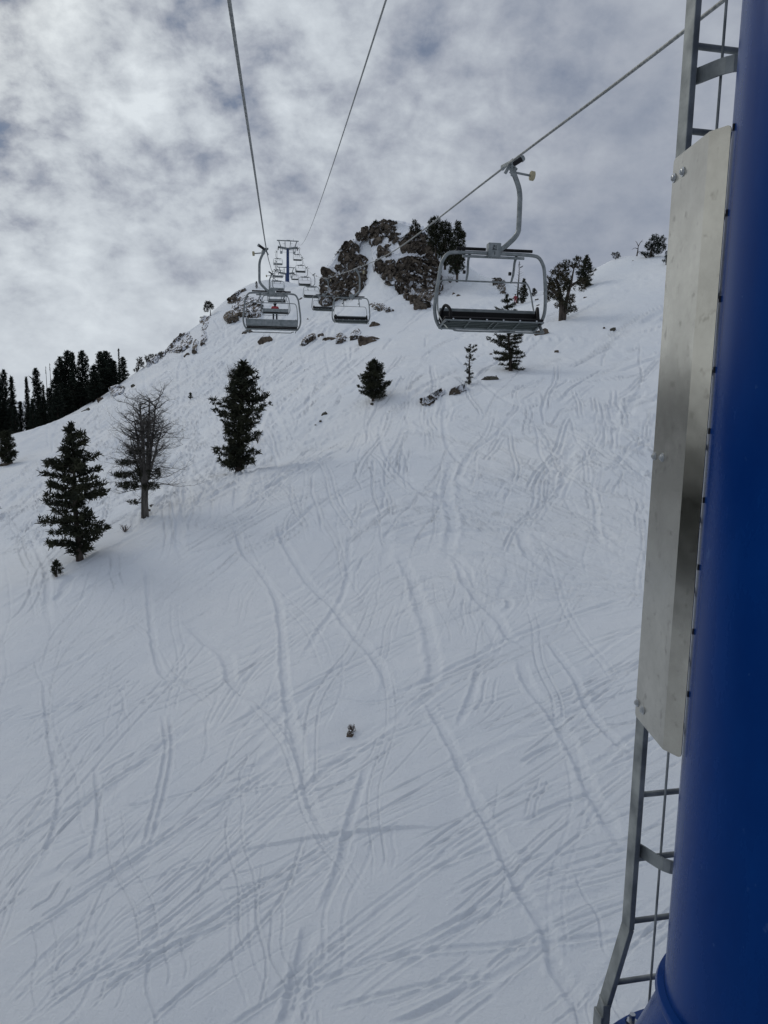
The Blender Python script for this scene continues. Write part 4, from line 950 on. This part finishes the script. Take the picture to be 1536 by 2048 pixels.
BL = [
 (531,684,34,26,'large dark boulder lower left of the row, right below the nearest left chair',-25,None,.8),
 (495,664,22,11,'low lens shaped rock directly under the nearest left chair',-20,None,.8),
 (641,671,13,9,'small rock between the leftmost outcrop and the oval rock',-15,None,.8),
 (659,678,25,11,'smooth oval rock in the middle of the outcrop row',0,None,.7),
 (738,684,45,27,'biggest brown outcrop of the row, with a flat snowy cap',8,None,.9),
 (748,651,20,20,'brown boulder touching the lower right corner of the second right chair',20,None,.8),
 (1083,668,30,24,'mossy brown boulder below the right end of the nearest chair',-15,None,.8),
 (980,757,34,17,'flat block of rock right of the thin dead tree',-5,M_ROCKG,.7),
 (649,829,12,13,'small grey rock on the crest, the largest of its cluster',-30,M_ROCKG,.8),
 (641,842,5,5,'tiny stone just below the small grey crest rock',0,M_ROCKG,.8), (631,850,4,4,'tiny lowest stone of the crest cluster on the left',0,M_ROCKG,.8),
 (744,809,7,10,'pointed little stone under the round green fir on the crest',0,M_ROCKG,.8),
 (1225,659,12,9,'squarish stone on the open snow at the right',-10,M_ROCKG,.8), (1208,656,5,5,'pebble sized stone left of the squarish stone',0,M_ROCK,.8),
 (1113,704,9,9,'small dark stone below the big juniper on open snow',0,M_ROCK,.8), (1170,596,7,8,'small dark stone right of the juniper crown',0,M_ROCK,.8),
 (982,709,6,7,'small stone left of the layered fir on the crest',0,M_ROCK,.8), (988,551,20,8,'flat dark rock on the snow skyline seen through the nearest chair',-10,None,.8),
 (699,1469,14,21,'lone brown rock with brushwood on the open slope, in the lower middle',25,None,.8),
 (266,772,8,9,'single dark stone on the snow right of the forest edge',-20,M_ROCKG,.8), (203,800,14,16,'brown rock at the foot of the forest edge',-35,None,.8),
 (172,822,18,10,'snowy rock on the skyline under the forest',-30,M_ROCKG,.8), (12,930,30,16,'brown rock at the left picture edge under a fir',-15,None,.8),
 (304,1011,9,6,'small stone right of the dead tree trunk',0,M_ROCKG,.8), (298,1020,7,6,'smaller stone touching the foot of the dead tree',0,M_ROCK,.8),
 (602,598,8,6,'tiny dark rock on snow right of the nearest left chair',-25,None,.8), (615,640,4,8,'upright sliver of rock left of the second right chair',20,None,.8),
 (917,592,9,7,'small rock on snow seen through the nearest chair at the left',0,None,.8), (907,588,6,8,'slim rock on snow just left of another through the nearest chair',20,None,.8),
 (1074,600,9,7,'little dark rock on the snow hump by the chair frame',-20,None,.8), (1076,611,7,4,'lower dark rock on the snow hump by the chair frame',-20,None,.8),
 (373,710,13,6,'dark slab below the broken skyline patch',-40,None,.8), (881,578,9,26,'upright brown rock at the right foot of the cliff',5,None,.8),
 (1302,506,6,5,'dark stone on the upper right snow ridge',0,None,.8), (1266,522,4,4,'tiny stone on the upper right snow ridge',0,None,.8), (610,741,4,4,'single dark stone in the middle of the upper snow bowl',0,None,.8),
]
for i_, (px, py, w_, h_, lab, tl, mt, fl_) in enumerate(BL): boulder(px, py, w_, h_, lab, mt, tl, i_ + 1, flat=fl_)

# ------------------------------------------------------------------ trees
def tufts(P, out, size, n, rs, wid=.15, updir=.35):
    """needle sprays: n narrow triangles round each point"""
    P = np.asarray(P, float); m_ = len(P)
    d = rs.normal(size=(m_, n, 3)); d /= np.linalg.norm(d, axis=2)[..., None]
    d = d + np.asarray(out)[:, None, :] * .8 + np.array([0, 0, updir]); d /= np.linalg.norm(d, axis=2)[..., None]
    L_ = np.asarray(size).reshape(-1, 1, 1) * rs.uniform(.6, 1.15, (m_, n, 1))
    s = rs.normal(size=(m_, n, 3)); s -= (s * d).sum(2)[..., None] * d; s /= np.linalg.norm(s, axis=2)[..., None]
    base = P[:, None, :] + rs.normal(size=(m_, n, 3)) * np.asarray(size).reshape(-1, 1, 1) * .22
    a = base - s * L_ * wid; b = base + s * L_ * wid; t1 = base + d * L_ + s * L_ * wid * .35; t2 = base + d * L_ - s * L_ * wid * .35
    V = np.stack([a, b, t1, t2], 2).reshape(-1, 3); Fc = np.arange(len(V)).reshape(-1, 4); return V, Fc
def ground_under(x, y): return float(H(x, y))
def conifer(px, pyb, pyt, prof, label, cat='conifer', group='conifers standing on the slope', seed=1, nb=110, size=.26, lean=0, loc=None, d=None, gap=.0, mats=(None, None), dens=1.0, up0_=.12, name='pine_tree', bare=0.0, build=True, Hh=None, whorl=0):
    """prof: (t, left px, right px) half widths from the bottom t=0 to the top t=1"""
    rs = np.random.RandomState(seed)
    if Hh is None:
        c = hit(px, pyb); d = float(c @ fwd); k = d / F; Ht = (pyb - pyt) * k * 1.02
    else: c = np.zeros(3); k = d / F; Ht = Hh
    root = empty(name, c); tag(root, label, cat, group)
    T = np.array([p[0] for p in prof]); Lh = np.array([p[1] for p in prof]) * k; Rh = np.array([p[2] for p in prof]) * k
    tr = MB(); n_s = 9; tp = []
    for i in range(n_s):
        t = i / (n_s - 1); tp.append(np.array([lean * k * t + .02 * Ht * math.sin(t * 5 + seed) * t * (1 - t) * 2, 0, Ht * t * .98 - .4 * (i == 0)]))
    r0 = Ht * .021 + .03
    tr.tube([Vector(p) for p in tp], [r0 * (1.25 if i == 0 else 1) * (1 - .9 * i / (n_s - 1)) + .008 for i in range(n_s)], 8)
    PP = []; OO = []; SS = []
    for b_ in range(nb):
        t = (b_ + rs.uniform(0, 1)) / nb; t = t ** .93
        if whorl: t = (round(t * whorl) + rs.normal(0, .27)) / whorl; t = min(max(t, T[0]), 1)
        if t < T[0]: continue
        a = b_ * 2.39996 + rs.normal(0, .35); cx_ = math.cos(a); sy_ = math.sin(a)
        w_ = np.interp(t, T, Rh) if cx_ > 0 else np.interp(t, T, Lh); wy = .5 * (np.interp(t, T, Rh) + np.interp(t, T, Lh))
        ln = math.hypot(w_ * cx_, wy * sy_) / max(math.hypot(cx_, sy_), .01) * rs.uniform(.78, 1.1) * (.62 + .72 * float(vnoise(t * 9 + seed, a % 6.2832 * .8, seed)))
        if rs.rand() < gap: ln *= .45
        o_ = np.array([np.interp(t * (n_s - 1), range(n_s), [q[0] for q in tp]), 0, Ht * t * .98])
        rise = up0_ + .35 * t + rs.normal(0, .07)
        end = o_ + np.array([cx_ * ln, sy_ * ln, ln * rise]); midp = o_ + np.array([cx_ * ln * .5, sy_ * ln * .5, ln * (rise * .35 - .06)])
        rb_ = .012 + ln * .012
        tr.tube([Vector(o_), Vector(midp), Vector(end)], [rb_, rb_ * .7, rb_ * .25], 4, cap=False)
        if rs.rand() < bare: 
            for q_ in range(3):
                f_ = rs.uniform(.4, .9); p_ = o_ * (1 - f_) + end * f_; e2 = p_ + np.array([rs.normal(0, .25), rs.normal(0, .25), rs.uniform(-.05, .25)]) * ln * .6
                tr.tube([Vector(p_), Vector(e2)], [rb_ * .4, rb_ * .15], 3, cap=False)
            continue
        m_ = max(2, int(ln / (size * .42) * dens))
        for q_ in range(m_):
            f_ = .22 + .8 * (q_ + rs.rand()) / m_; p_ = (1 - f_) ** 2 * o_ + 2 * f_ * (1 - f_) * midp + f_ * f_ * end
            side = rs.normal(0, .20 * ln * (1 - .35 * f_) * .55)
            PP.append(p_ + np.array([-sy_ * side, cx_ * side, rs.normal(0, .03 * ln)])); OO.append([cx_ * .6, sy_ * .6, .1]); SS.append(size * rs.uniform(.75, 1.15))
    for q_ in range(10): PP.append(tp[-1] + np.array([rs.normal(0, .04), rs.normal(0, .04), -rs.uniform(0, .12) * Ht])); OO.append([0, 0, 1]); SS.append(size * .8)
    tr.build('trunk', mats[1] or M_BARK, root)
    V, Fc = tufts(PP, OO, SS, 12, rs); npmesh('crown', V, Fc, mats[0] or M_NEEDLE, root)
    return root
def clump_tree(px, pyb, trunk, blobs, label, cat='tree', group=None, seed=1, size=.22, n=60, mats=(None, None), name='juniper_tree', rad=.12, c=None, twiggy=True):
    """irregular tree: trunk path and foliage masses read off in photo pixels, with real depth"""
    rs = np.random.RandomState(seed)
    if c is None: c = hit(px, pyb)
    d = float(c @ fwd); k = d / F
    root = empty(name, c); tag(root, label, cat, group)
    L3 = lambda x, y, z=0: np.array([(x - px) * k, z, (pyb - y) * k])
    tr = MB()
    for path, r_ in trunk:
        pts = spline([L3(x, y, rs.normal(0, .1) if i else 0) - (np.array([0, 0, .4]) if i == 0 and abs(y - pyb) < 3 else 0) for i, (x, y) in enumerate(path)], 3)
        nn_ = len(pts); tr.tube([Vector(p) for p in pts], [r_ * (1 - .75 * i / (nn_ - 1)) for i in range(nn_)], 8)
    tips = [L3(x, y) for path, r_ in trunk for (x, y) in path[1:]]
    PP = []; OO = []; SS = []
    for (bx, by, brx, bry) in blobs:
        cen = L3(bx, by, rs.normal(0, .5 * brx * k)); near = min(tips, key=lambda p: np.linalg.norm(p - cen)) if tips else np.zeros(3)
        if twiggy: tr.tube([Vector(near), Vector((near + cen) / 2 + np.array([0, 0, .05])), Vector(cen)], [rad * .35, rad * .25, rad * .12], 5, cap=False)
        m_ = int(n * brx * bry * k * k / (size * size) / 9) + 6
        for q_ in range(m_):
            v = rs.normal(size=3); v /= np.linalg.norm(v); v *= rs.uniform(.25, 1) ** .5
            p_ = cen + v * np.array([brx * k, (brx + bry) * .45 * k, bry * k]); PP.append(p_); OO.append(v * .7); SS.append(size * rs.uniform(.7, 1.2))
            if twiggy and q_ % 7 == 0: tr.tube([Vector(cen), Vector(p_)], [rad * .12, rad * .04], 3, cap=False)
    tr.build('trunk', mats[1] or M_BARK, root)
    if PP:
        V, Fc = tufts(PP, OO, SS, 8, rs); npmesh('crown', V, Fc, mats[0] or M_NEEDLE, root)
    return root
# T1 tall pine, left foreground: half widths read at heights (top y 852, base 1118)
conifer(160, 1119, 852, [(.05,14,10),(.11,50,36),(.16,58,48),(.22,56,78),(.3,78,40),(.37,52,48),(.45,60,66),(.53,68,58),(.62,62,56),(.7,46,50),(.78,36,34),(.87,22,30),(.95,12,16),(1,3,3)],
        'tall full pine in the left foreground with layered boughs and bare lower trunk', seed=3, nb=118, size=.25, gap=.22, lean=-7, whorl=15, up0_=.0, dens=1.15)
conifer(476, 944, 728, [(.03,36,6),(.08,50,34),(.14,46,44),(.22,40,42),(.3,32,40),(.4,38,44),(.5,42,56),(.58,42,46),(.66,38,42),(.75,32,34),(.84,22,26),(.93,12,14),(1,2,2)],
        'dense dark conifer on the crest in the middle left, leaning right', seed=9, nb=170, size=.27, gap=.22, lean=12, up0_=.04)
conifer(746, 802, 722, [(.06,14,10),(.14,24,26),(.25,26,36),(.38,30,36),(.5,28,28),(.62,24,24),(.74,16,17),(.87,8,9),(1,1.5,1.5)],
        'compact rounded fir alone on the crest in the centre', seed=11, nb=95, size=.22, name='fir_tree', gap=.05)
conifer(1022, 741, 596, [(.03,16,26),(.1,26,38),(.2,36,36),(.3,26,28),(.42,38,42),(.5,22,26),(.6,30,30),(.7,20,22),(.8,26,18),(.9,14,12),(1,2,2)],
        'open layered fir right of the thin dead tree, its top behind the nearest chair', seed=15, nb=95, size=.2, gap=.2, name='fir_tree', whorl=13, up0_=-.02, lean=-14)
conifer(113, 1150, 1122, [(.05,8,10),(.3,10,12),(.6,9,10),(.9,5,5),(1,2,2)], 'tiny pine sapling in the snow below the tall left foreground pine', seed=17, nb=22, size=.12, name='pine_sapling', cat='sapling')
conifer(381, 798, 786, [(.1,5,5),(.4,4,4),(.7,3,3),(1,1,1)], 'tiny lone sapling in the upper left snow bowl', seed=19, nb=16, size=.14, name='pine_sapling', cat='sapling')
conifer(1170, 576, 513, [(.04,14,14),(.15,18,20),(.3,17,20),(.45,14,16),(.6,12,12),(.8,7,7),(1,1,1)], 'conical fir beside the big juniper, on its right', seed=21, nb=80, size=.25, name='fir_tree')
conifer(1046, 607, 560, [(.04,7,7),(.2,9,10),(.45,8,9),(.7,5,6),(1,1,1)], 'small dark fir seen through the nearest chair, right of the bare tree', seed=23, nb=50, size=.25, name='fir_tree')
conifer(513, 577, 570 - 6, [(.1,3,3),(.5,2,2),(1,.5,.5)], 'tiny fir on the skyline behind the nearest left chair', seed=25, nb=18, size=.2, name='fir_tree')
conifer(938, 768, 692, [(.02,9,9),(.12,9,9),(.22,7,8),(.34,7,8),(.5,10,9),(.7,9,10),(.85,12,14),(1,6,10)], 'thin half dead tree with bare crooked top and green foot', seed=27, nb=60, size=.16, name='dead_tree', cat='tree', bare=.62, mats=(None, M_DEAD))
conifer(1035, 608, 527, [(.05,6,6),(.2,12,8),(.4,10,10),(.6,9,10),(.8,7,8),(1,2,2)], 'bare grey tree behind the nearest chair, standing by the red skier', seed=29, nb=46, size=.16, name='dead_tree', bare=.93, mats=(None, M_DEAD))
conifer(1068, 592, 578, [(.05,5,6),(.4,5,6),(.8,3,3),(1,1,1)], 'little dark bush behind the right post of the nearest chair', seed=30, nb=20, size=.2, name='fir_sapling', cat='sapling')

# T2 the many stemmed dead tree
def dead_tree():
    rs = np.random.RandomState(5); c = hit(290, 1031); k = float(c @ fwd) / F
    root = empty('dead_tree', c); tag(root, 'large bare dead tree with many stems and a little green low on its left', 'dead tree', None)
    tr = MB()
    def grow(p, d, ln, r_, lv):
        n = 5 if lv < 2 else 4; pts = [p]; q = p.copy(); dd = d.copy()
        for i in range(n):
            dd = dd + rs.normal(0, (.035 if lv == 1 else .11 + .05 * lv), 3) + np.array([0, 0, .05 if lv > 0 else .02]); dd /= np.linalg.norm(dd); q = q + dd * ln / n; pts.append(q.copy())
        tr.tube([Vector(x) for x in pts], [r_ * (1 - .72 * i / n) for i in range(n + 1)], 6 if lv < 2 else 3, cap=False)
        if lv >= 4 or ln < .12: return
        kids = [0, 11, 6, 4, 3][lv] if lv else 0
        for j in range([0, 25, 6, 4][lv] if lv < 4 else 0):
            f_ = rs.uniform(.18, 1); i = min(int(f_ * n), n - 1); pp = pts[i] * (1 - (f_ * n - i)) + pts[i + 1] * (f_ * n - i)
            a = rs.uniform(0, 2 * math.pi); o_ = np.array([math.cos(a), math.sin(a) * .8, rs.uniform(-.05, .45)]); nd_ = o_ * .9 + dd * .28; nd_ /= np.linalg.norm(nd_)
            grow(pp, nd_, ln * rs.uniform(.22, .34) if lv == 1 else ln * rs.uniform(.38, .62), r_ * .33, lv + 1)
    S = lambda x, y, z=0: np.array([(x - 290) * k, z, (1031 - y) * k])
    tr.tube([Vector(S(290, 1043)), Vector(S(290, 1000)), Vector(S(292, 960))], [.25, .21, .2], 10)
    for (x0, y0, x1, y1, r_, z) in [(288,965,272,845,.12,.3),(292,960,281,808,.13,.5),(296,960,300,800,.13,.2),(297,955,318,812,.12,.35),(287,970,260,880,.08,.15),(299,955,334,850,.08,.1),(290,960,290,830,.11,-.3)]:
        a = S(x0, y0); b_ = S(x1, y1, z); grow(a, (b_ - a) / np.linalg.norm(b_ - a), np.linalg.norm(b_ - a), r_, 1)
    for j in range(44):                                              # long drooping side limbs
        y0 = rs.uniform(860, 985); s = rs.choice([-1, 1]); a = S(290 + s * 4, y0); ln = rs.uniform(34, 84) * k * (1.1 if s > 0 else .9)
        d = np.array([s, rs.normal(0, .6), rs.uniform(-.15, .4)]); d /= np.linalg.norm(d); grow(a, d, ln, .03, 2)
    tr.build('trunk', M_DEAD, root)
    P = []; O = []; Sz = []
    for (bx, by, rx_, ry_, n) in [(262,925,24,6,60),(246,950,20,6,80),(272,905,16,5,35),(258,972,24,7,100),(310,945,14,14,60),(278,950,12,18,70),(304,972,18,8,60),(268,1005,12,4,25)]:
        for q_ in range(n):
            v = rs.normal(size=3); v /= np.linalg.norm(v); v *= rs.uniform(.2, 1) ** .5
            P.append(S(bx, by) + v * np.array([rx_ * k, rx_ * k * .7, ry_ * k])); O.append(v * .5); Sz.append(.17 * rs.uniform(.7, 1.2))
    V, Fc = tufts(P, O, Sz, 8, rs); npmesh('crown', V, Fc, M_NEEDLE, root)
dead_tree()
# T9 the big juniper
clump_tree(1124, 640, [([(1124,640),(1122,615),(1118,590),(1108,560)], .44), ([(1127,638),(1131,600),(1138,570),(1142,540)], .3), ([(1138,575),(1150,565),(1160,560)], .16), ([(1118,600),(1104,585),(1094,580)], .2)],
 [(1106,562,17,17),(1102,580,12,14),(1118,545,16,13),(1112,590,13,13),(1130,532,14,9),(1146,526,9,8),(1146,537,8,5),(1128,556,12,14),(1136,575,13,10),(1140,598,10,9),(1146,617,9,6),(1092,588,6,4),(1098,598,8,5),(1160,566,12,7),(1162,580,9,4),(1124,570,14,16),(1130,606,11,12),(1097,572,8,10),(1116,608,11,9),(1136,622,9,7),(1112,596,9,8)],
 'big gnarled juniper with a very thick trunk, right of the nearest chair', 'juniper', None, seed=41, size=.27, n=62, mats=(M_JUNI, M_BARK), rad=.3)
# pines behind the cliff
for (px, pyb, tk, bl, lab, sd_) in [
 (868, 512, [([(872,512),(870,480),(868,450)], .22)], [(868,446,13,11),(872,462,17,13),(866,480,15,13),(878,494,14,11),(860,464,10,9)], 'leftmost of three dark pines beside the summit cliff, broad topped', 51),
 (890, 535, [([(890,535),(890,490),(888,455)], .25)], [(888,458,13,12),(890,474,17,13),(894,492,18,13),(886,508,14,11),(902,510,13,11),(894,524,12,9)], 'middle of the three dark pines beside the summit cliff', 52),
 (912, 560, [([(914,560),(914,510),(912,456)], .25)], [(912,456,6,8),(913,470,12,10),(915,486,15,11),(914,502,17,12),(913,518,16,11),(918,532,13,10),(908,542,11,8),(921,474,8,8),(905,526,10,9)], 'rightmost and lowest hanging of the three dark pines beside the summit cliff', 53),
 (828, 468, [([(834,470),(832,458),(829,448)], .1)], [(829,447,4,6),(835,453,5,6),(824,458,5,5),(836,462,5,5)], 'wispy low tree on the cliff top, crossed by the haul rope', 54),
 (751, 451, [([(751,451),(751,443)], .06)], [(751,446,2,4)], 'tiny fir on the left shoulder of the summit', 55)]:
    c = hit(px, pyb + 6); dd = float(c @ fwd) - (6 if px > 840 else 3); c = U(px, pyb, min(dd, 158))
    clump_tree(px, pyb, tk, bl, lab, 'conifer', 'trees on the summit', seed=sd_, size=.36, n=130, rad=.2, c=c, name='pine_tree')
# right skyline
clump_tree(1304, 515, [([(1300,515),(1302,500),(1308,485)], .2), ([(1296,514),(1285,508),(1276,503)], .12)], [(1296,492,9,8),(1305,480,10,8),(1316,486,9,9),(1308,498,13,10),(1322,480,7,6),(1325,492,8,8),(1290,508,10,4),(1300,510,10,4),(1316,504,10,4)],
 'broad dark juniper on the upper right skyline next to the steel plate', 'juniper', None, seed=61, size=.22, n=80, rad=.14, mats=(M_NEEDLE_FAR, M_BARK))
clump_tree(1273, 504, [([(1273,504),(1275,492),(1275,484)], .13), ([(1275,486),(1279,478),(1284,472)], .07), ([(1275,484),(1271,478),(1269,475)], .06), ([(1274,490),(1268,489),(1263,492)], .06), ([(1280,476),(1285,477)], .04), ([(1275,496),(1281,500)], .05)], [],
 'crooked leafless snag on the upper right skyline', 'dead tree', None, seed=62, name='dead_tree', mats=(None, M_BARK))
clump_tree(1231, 511, [([(1231,511),(1231,504)], .07)], [(1227,501,4,3.5),(1234,500,4.5,3.5),(1232,506,6,3),(1238,504,3,2)], 'small round bush alone on the upper right skyline', 'bush', None, seed=63, name='juniper_bush', size=.16, mats=(M_JUNI, M_BARK), rad=.06)
clump_tree(1332, 530, [([(1332,530),(1332,512)], .1)], [(1332,510,5,8),(1330,522,7,5),(1336,518,6,8)], 'dark shrub half hidden by the steel plate at the right', 'bush', None, seed=64, name='juniper_bush', size=.2, rad=.06, mats=(M_NEEDLE_FAR, M_BARK))
# left skyline
clump_tree(420, 632, [([(421,632),(421,622),(419,612)], .14)], [(418,611,9,6),(412,618,5,8),(424,614,5,5),(417,606,6,3)], 'lone round topped tree on the left skyline', 'tree', None, seed=65, name='pine_tree', size=.26, n=80, rad=.1)
clump_tree(408, 640, [([(408,640),(408,636)], .05)], [(404,636,4,2),(411,636,4,3)], 'low bush just below the round topped tree', 'bush', None, seed=66, name='juniper_bush', size=.2, rad=.04)
clump_tree(298, 702, [([(298,702),(300,694)], .1)], [(294,693,5,5),(301,690,5,5),(305,688,3,3),(297,699,6,3)], 'wind bent bush standing out on the left skyline', 'bush', None, seed=67, name='juniper_bush', size=.3, rad=.08)
clump_tree(276, 735, [([(274,736),(280,712)], .12)], [(280,712,6,5),(284,718,5,5),(277,720,5,5),(275,729,4,4),(271,733,4,3),(283,725,3,3)], 'tall narrow bush on the left skyline nearest the forest', 'bush', None, seed=68, name='juniper_bush', size=.3, rad=.08)
clump_tree(338, 722, [([(324,718),(323,712)], .06)], [(323,708,4,4),(322,715,3,4)], 'little bush among the stones of the left skyline', 'bush', None, seed=69, name='juniper_bush', size=.25, rad=.05)
conifer(15, 930, 864, [(.08,14,12),(.2,16,18),(.35,14,20),(.5,15,18),(.7,14,14),(.85,10,10),(1,5,5)], 'fir at the left picture edge, in front of the forest', seed=71, nb=80, size=.3, name='fir_tree')
clump_tree(-6, 1030, [([(-12,1030),(-8,1000)], .1)], [(-4,980,5,10),(-8,1000,8,10),(-4,1014,4,4)], 'dark twig of a tree poking in at the left picture edge', 'tree', None, seed=72, size=.18, name='pine_tree')
# bare shrubs
def shrub(px, py, w_, h_, lab, n=60, seed=1):
    rs = np.random.RandomState(seed); c = hit(px, py); k = float(c @ fwd) / F; m_ = MB()
    for i in range(n):
        a = rs.uniform(0, 2 * math.pi); e_ = np.array([math.cos(a) * w_ / 2 * k * rs.uniform(.2, 1), math.sin(a) * w_ / 2 * k * .6, h_ * k * rs.uniform(.5, 1)])
        mm = e_ * .55 + rs.normal(0, .05, 3); m_.tube([Vector((0, 0, -.1)), Vector(mm), Vector(e_)], [.012, .009, .004], 3, cap=False)
        for j in range(3): f = mm + (e_ - mm) * rs.uniform(0, .8); m_.tube([Vector(f), Vector(f + rs.normal(0, .12, 3) * h_ * k * .6)], [.006, .003], 3, cap=False)
    o = m_.build('shrub', M_SHRUB); o.location = c; tag(o, lab, 'shrub', 'bare shrubs in the snow')
shrub(468, 775, 40, 48, 'reddish bare shrub rising behind the top of the dense middle left conifer', 110, 3)
shrub(900, 566, 24, 16, 'bare pinkish shrub in the snow right of the summit cliff', 60, 4)
shrub(702, 1462, 16, 14, 'wisp of brushwood behind the lone rock on the open slope', 26, 5)
shrub(515, 885, 16, 22, 'thin twigs at the right foot of the dense middle left conifer', 30, 6)
shrub(250, 1062, 26, 14, 'low twigs poking from the snow between the tall pine and the dead tree', 26, 7)
shrub(748, 545, 14, 20, 'bare shrub in the snow gully between the two rock faces', 40, 8)

# ------------------------------------------------------------------ the forest beyond the left ridge
PROF = [[(.06,5,5),(.2,9,9),(.4,9.5,9.5),(.6,8.5,8.5),(.8,6.5,6.5),(.93,5,5),(1,1.5,1.5)], [(.05,6,6),(.2,8,8),(.45,6.5,6.5),(.7,4.5,4.5),(.9,2,2),(1,.4,.4)], [(.1,7,7),(.25,11,11),(.5,12,12),(.75,11,11),(.92,8,8),(1,3,3)]]
protos = []
for i_, pf in enumerate(PROF):
    protos.append(conifer(0, 0, 0, [(t, a * 2.4, b * 2.4) for t, a, b in pf], 'x', seed=80 + i_, nb=150, size=.62, d=130, Hh=20.0, mats=(M_NEEDLE_FAR, M_BARK), name='spruce_tree', gap=.1, dens=.8, up0_=-.02))
thinp = conifer(0, 0, 0, [(.05,4,4),(.3,4,4),(.6,3,3),(.85,1.6,1.6),(1,.5,.5)], 'x', seed=90, nb=110, size=.42, d=130, Hh=20.0, mats=(M_NEEDLE_FAR, M_BARK), name='spruce_tree', up0_=-.1)
snag = conifer(0, 0, 0, [(.1,5,5),(.5,5,5),(.85,3,3),(1,1,1)], 'x', seed=92, nb=60, size=.3, d=130, Hh=20.0, mats=(M_NEEDLE_FAR, M_DEAD), name='dead_tree', bare=1.0)
FORL = 'tall dark spruce in the close packed stand beyond the left ridge'
FG = 'forest beyond the left ridge'
trees = [  # x, top y, width px, depth, kind, own label
 (7,738,20,182,2,'tall spruce at the left picture edge, its top higher than its right hand neighbours'),(22,752,18,176,1,'thin pointed spruce second from the left picture edge'),(-6,745,20,178,0,None),(52,753,14,190,1,'narrow dark spire left of the tall spruce on the forest\'s left half'),(71,735,22,186,0,'tallest spruce in the left half of the forest'),
 (91,728,8,200,4,'left of two leafless grey spars rising out of the forest'),(99,722,8,200,4,'right and taller of two leafless grey spars rising out of the forest'),(20,745,10,205,4,'faint bare tree between the two leftmost spruces'),
 (86,768,10,176,3,'thin spire below the leafless spars'),(112,735,24,184,0,None),(119,712,24,186,0,'spruce with small rounded top left of the forest\'s highest group'),(134,700,28,188,2,'tall spruce left in the forest\'s highest trio'),(144,703,20,184,0,None),(163,700,25,188,2,'tall spruce in the middle of the forest, with a gap of sky at its left'),
 (200,702,28,182,2,'broad spruce with twin top right of the middle of the forest'),(212,701,28,184,2,None),(222,716,24,180,0,None),(187,730,24,180,0,None),(237,696,6,186,3,'needle thin spire near the right end of the forest'),(245,713,18,178,0,'rightmost spruce of the forest, small and dark beside the needle thin spire'),
 (145,755,26,170,0,None),(40,802,18,165,1,None),(60,815,20,162,0,None),(78,790,18,165,1,None),(98,775,20,168,0,None),(126,765,26,168,0,None),(175,768,28,168,2,None),(160,790,28,160,0,None),(208,760,28,165,2,None),(228,748,22,165,1,None),(104,800,20,160,0,None),(130,800,30,158,2,None),(190,790,26,158,0,None),(8,800,24,160,2,None),(-14,770,26,168,0,None),(30,830,16,150,1,None),(66,838,14,150,1,None),(20,815,20,158,0,None),(115,820,22,150,0,None),(88,822,18,152,1,None),
]
src = {0: protos[0], 1: protos[1], 2: protos[2], 3: thinp, 4: snag}; WB = {0: 19, 1: 16, 2: 24, 3: 8, 4: 10}; usedk = set()
for (x, yt, w_, d, kd, lab) in trees:
    top = U(x, yt, d * .955); zg = ground_under(top[0], top[1]) - .5
    # stand far trees so that their feet are on the ground behind the ridge
    hgt = max(6.0, float(top[2]) - zg)
    o = src[kd] if kd not in usedk else copy_tree(src[kd]); usedk.add(kd)
    sw = w_ * d / F / (WB[kd] * 2.4 * 130 / F) * 1.15
    o.location = (top[0], top[1], zg); o.scale = (sw, sw, hgt / 20.0); o.rotation_euler = (0, 0, x * .7)
    if lab: tag(o, lab, 'spruce' if kd != 4 else 'dead tree', FG)
    else: tag(o, FORL, 'spruce', FG)
# the wood goes on to the left of the picture, one mass down the valley side
rs = np.random.RandomState(99); V = []; Fc = []
for i_ in range(1500):
    a = R_(rs.uniform(-100, -27.3)); r_ = rs.uniform(165, 300) if a > R_(-38) or i_ % 3 else rs.uniform(95, 200); x = r_ * math.sin(a); y = r_ * math.cos(a); z = ground_under(x, y); hh = rs.uniform(14, 23); bw = hh * .16
    for t in range(5):
        zb3 = z + hh * (.08 + t * .18); zt3 = zb3 + hh * .3; rb3 = bw * (1 - t * .17); o_ = len(V); k_ = 7
        for j in range(k_): q_ = 2 * math.pi * j / k_ + t; rj = rb3 * rs.uniform(.7, 1.15); V.append((x + rj * math.cos(q_), y + rj * math.sin(q_), zb3 - rs.uniform(0, .5)))
        V.append((x, y, zt3)); V.append((x, y, zb3 + .6))
        for j in range(k_): Fc.append((o_ + j, o_ + (j + 1) % k_, o_ + k_)); Fc.append((o_ + (j + 1) % k_, o_ + j, o_ + k_ + 1))
o = npmesh('wood', np.array(V), np.array(Fc), M_NEEDLE_FAR); tag(o, 'dark conifer wood on the far valley side', 'wood', None, 'stuff')
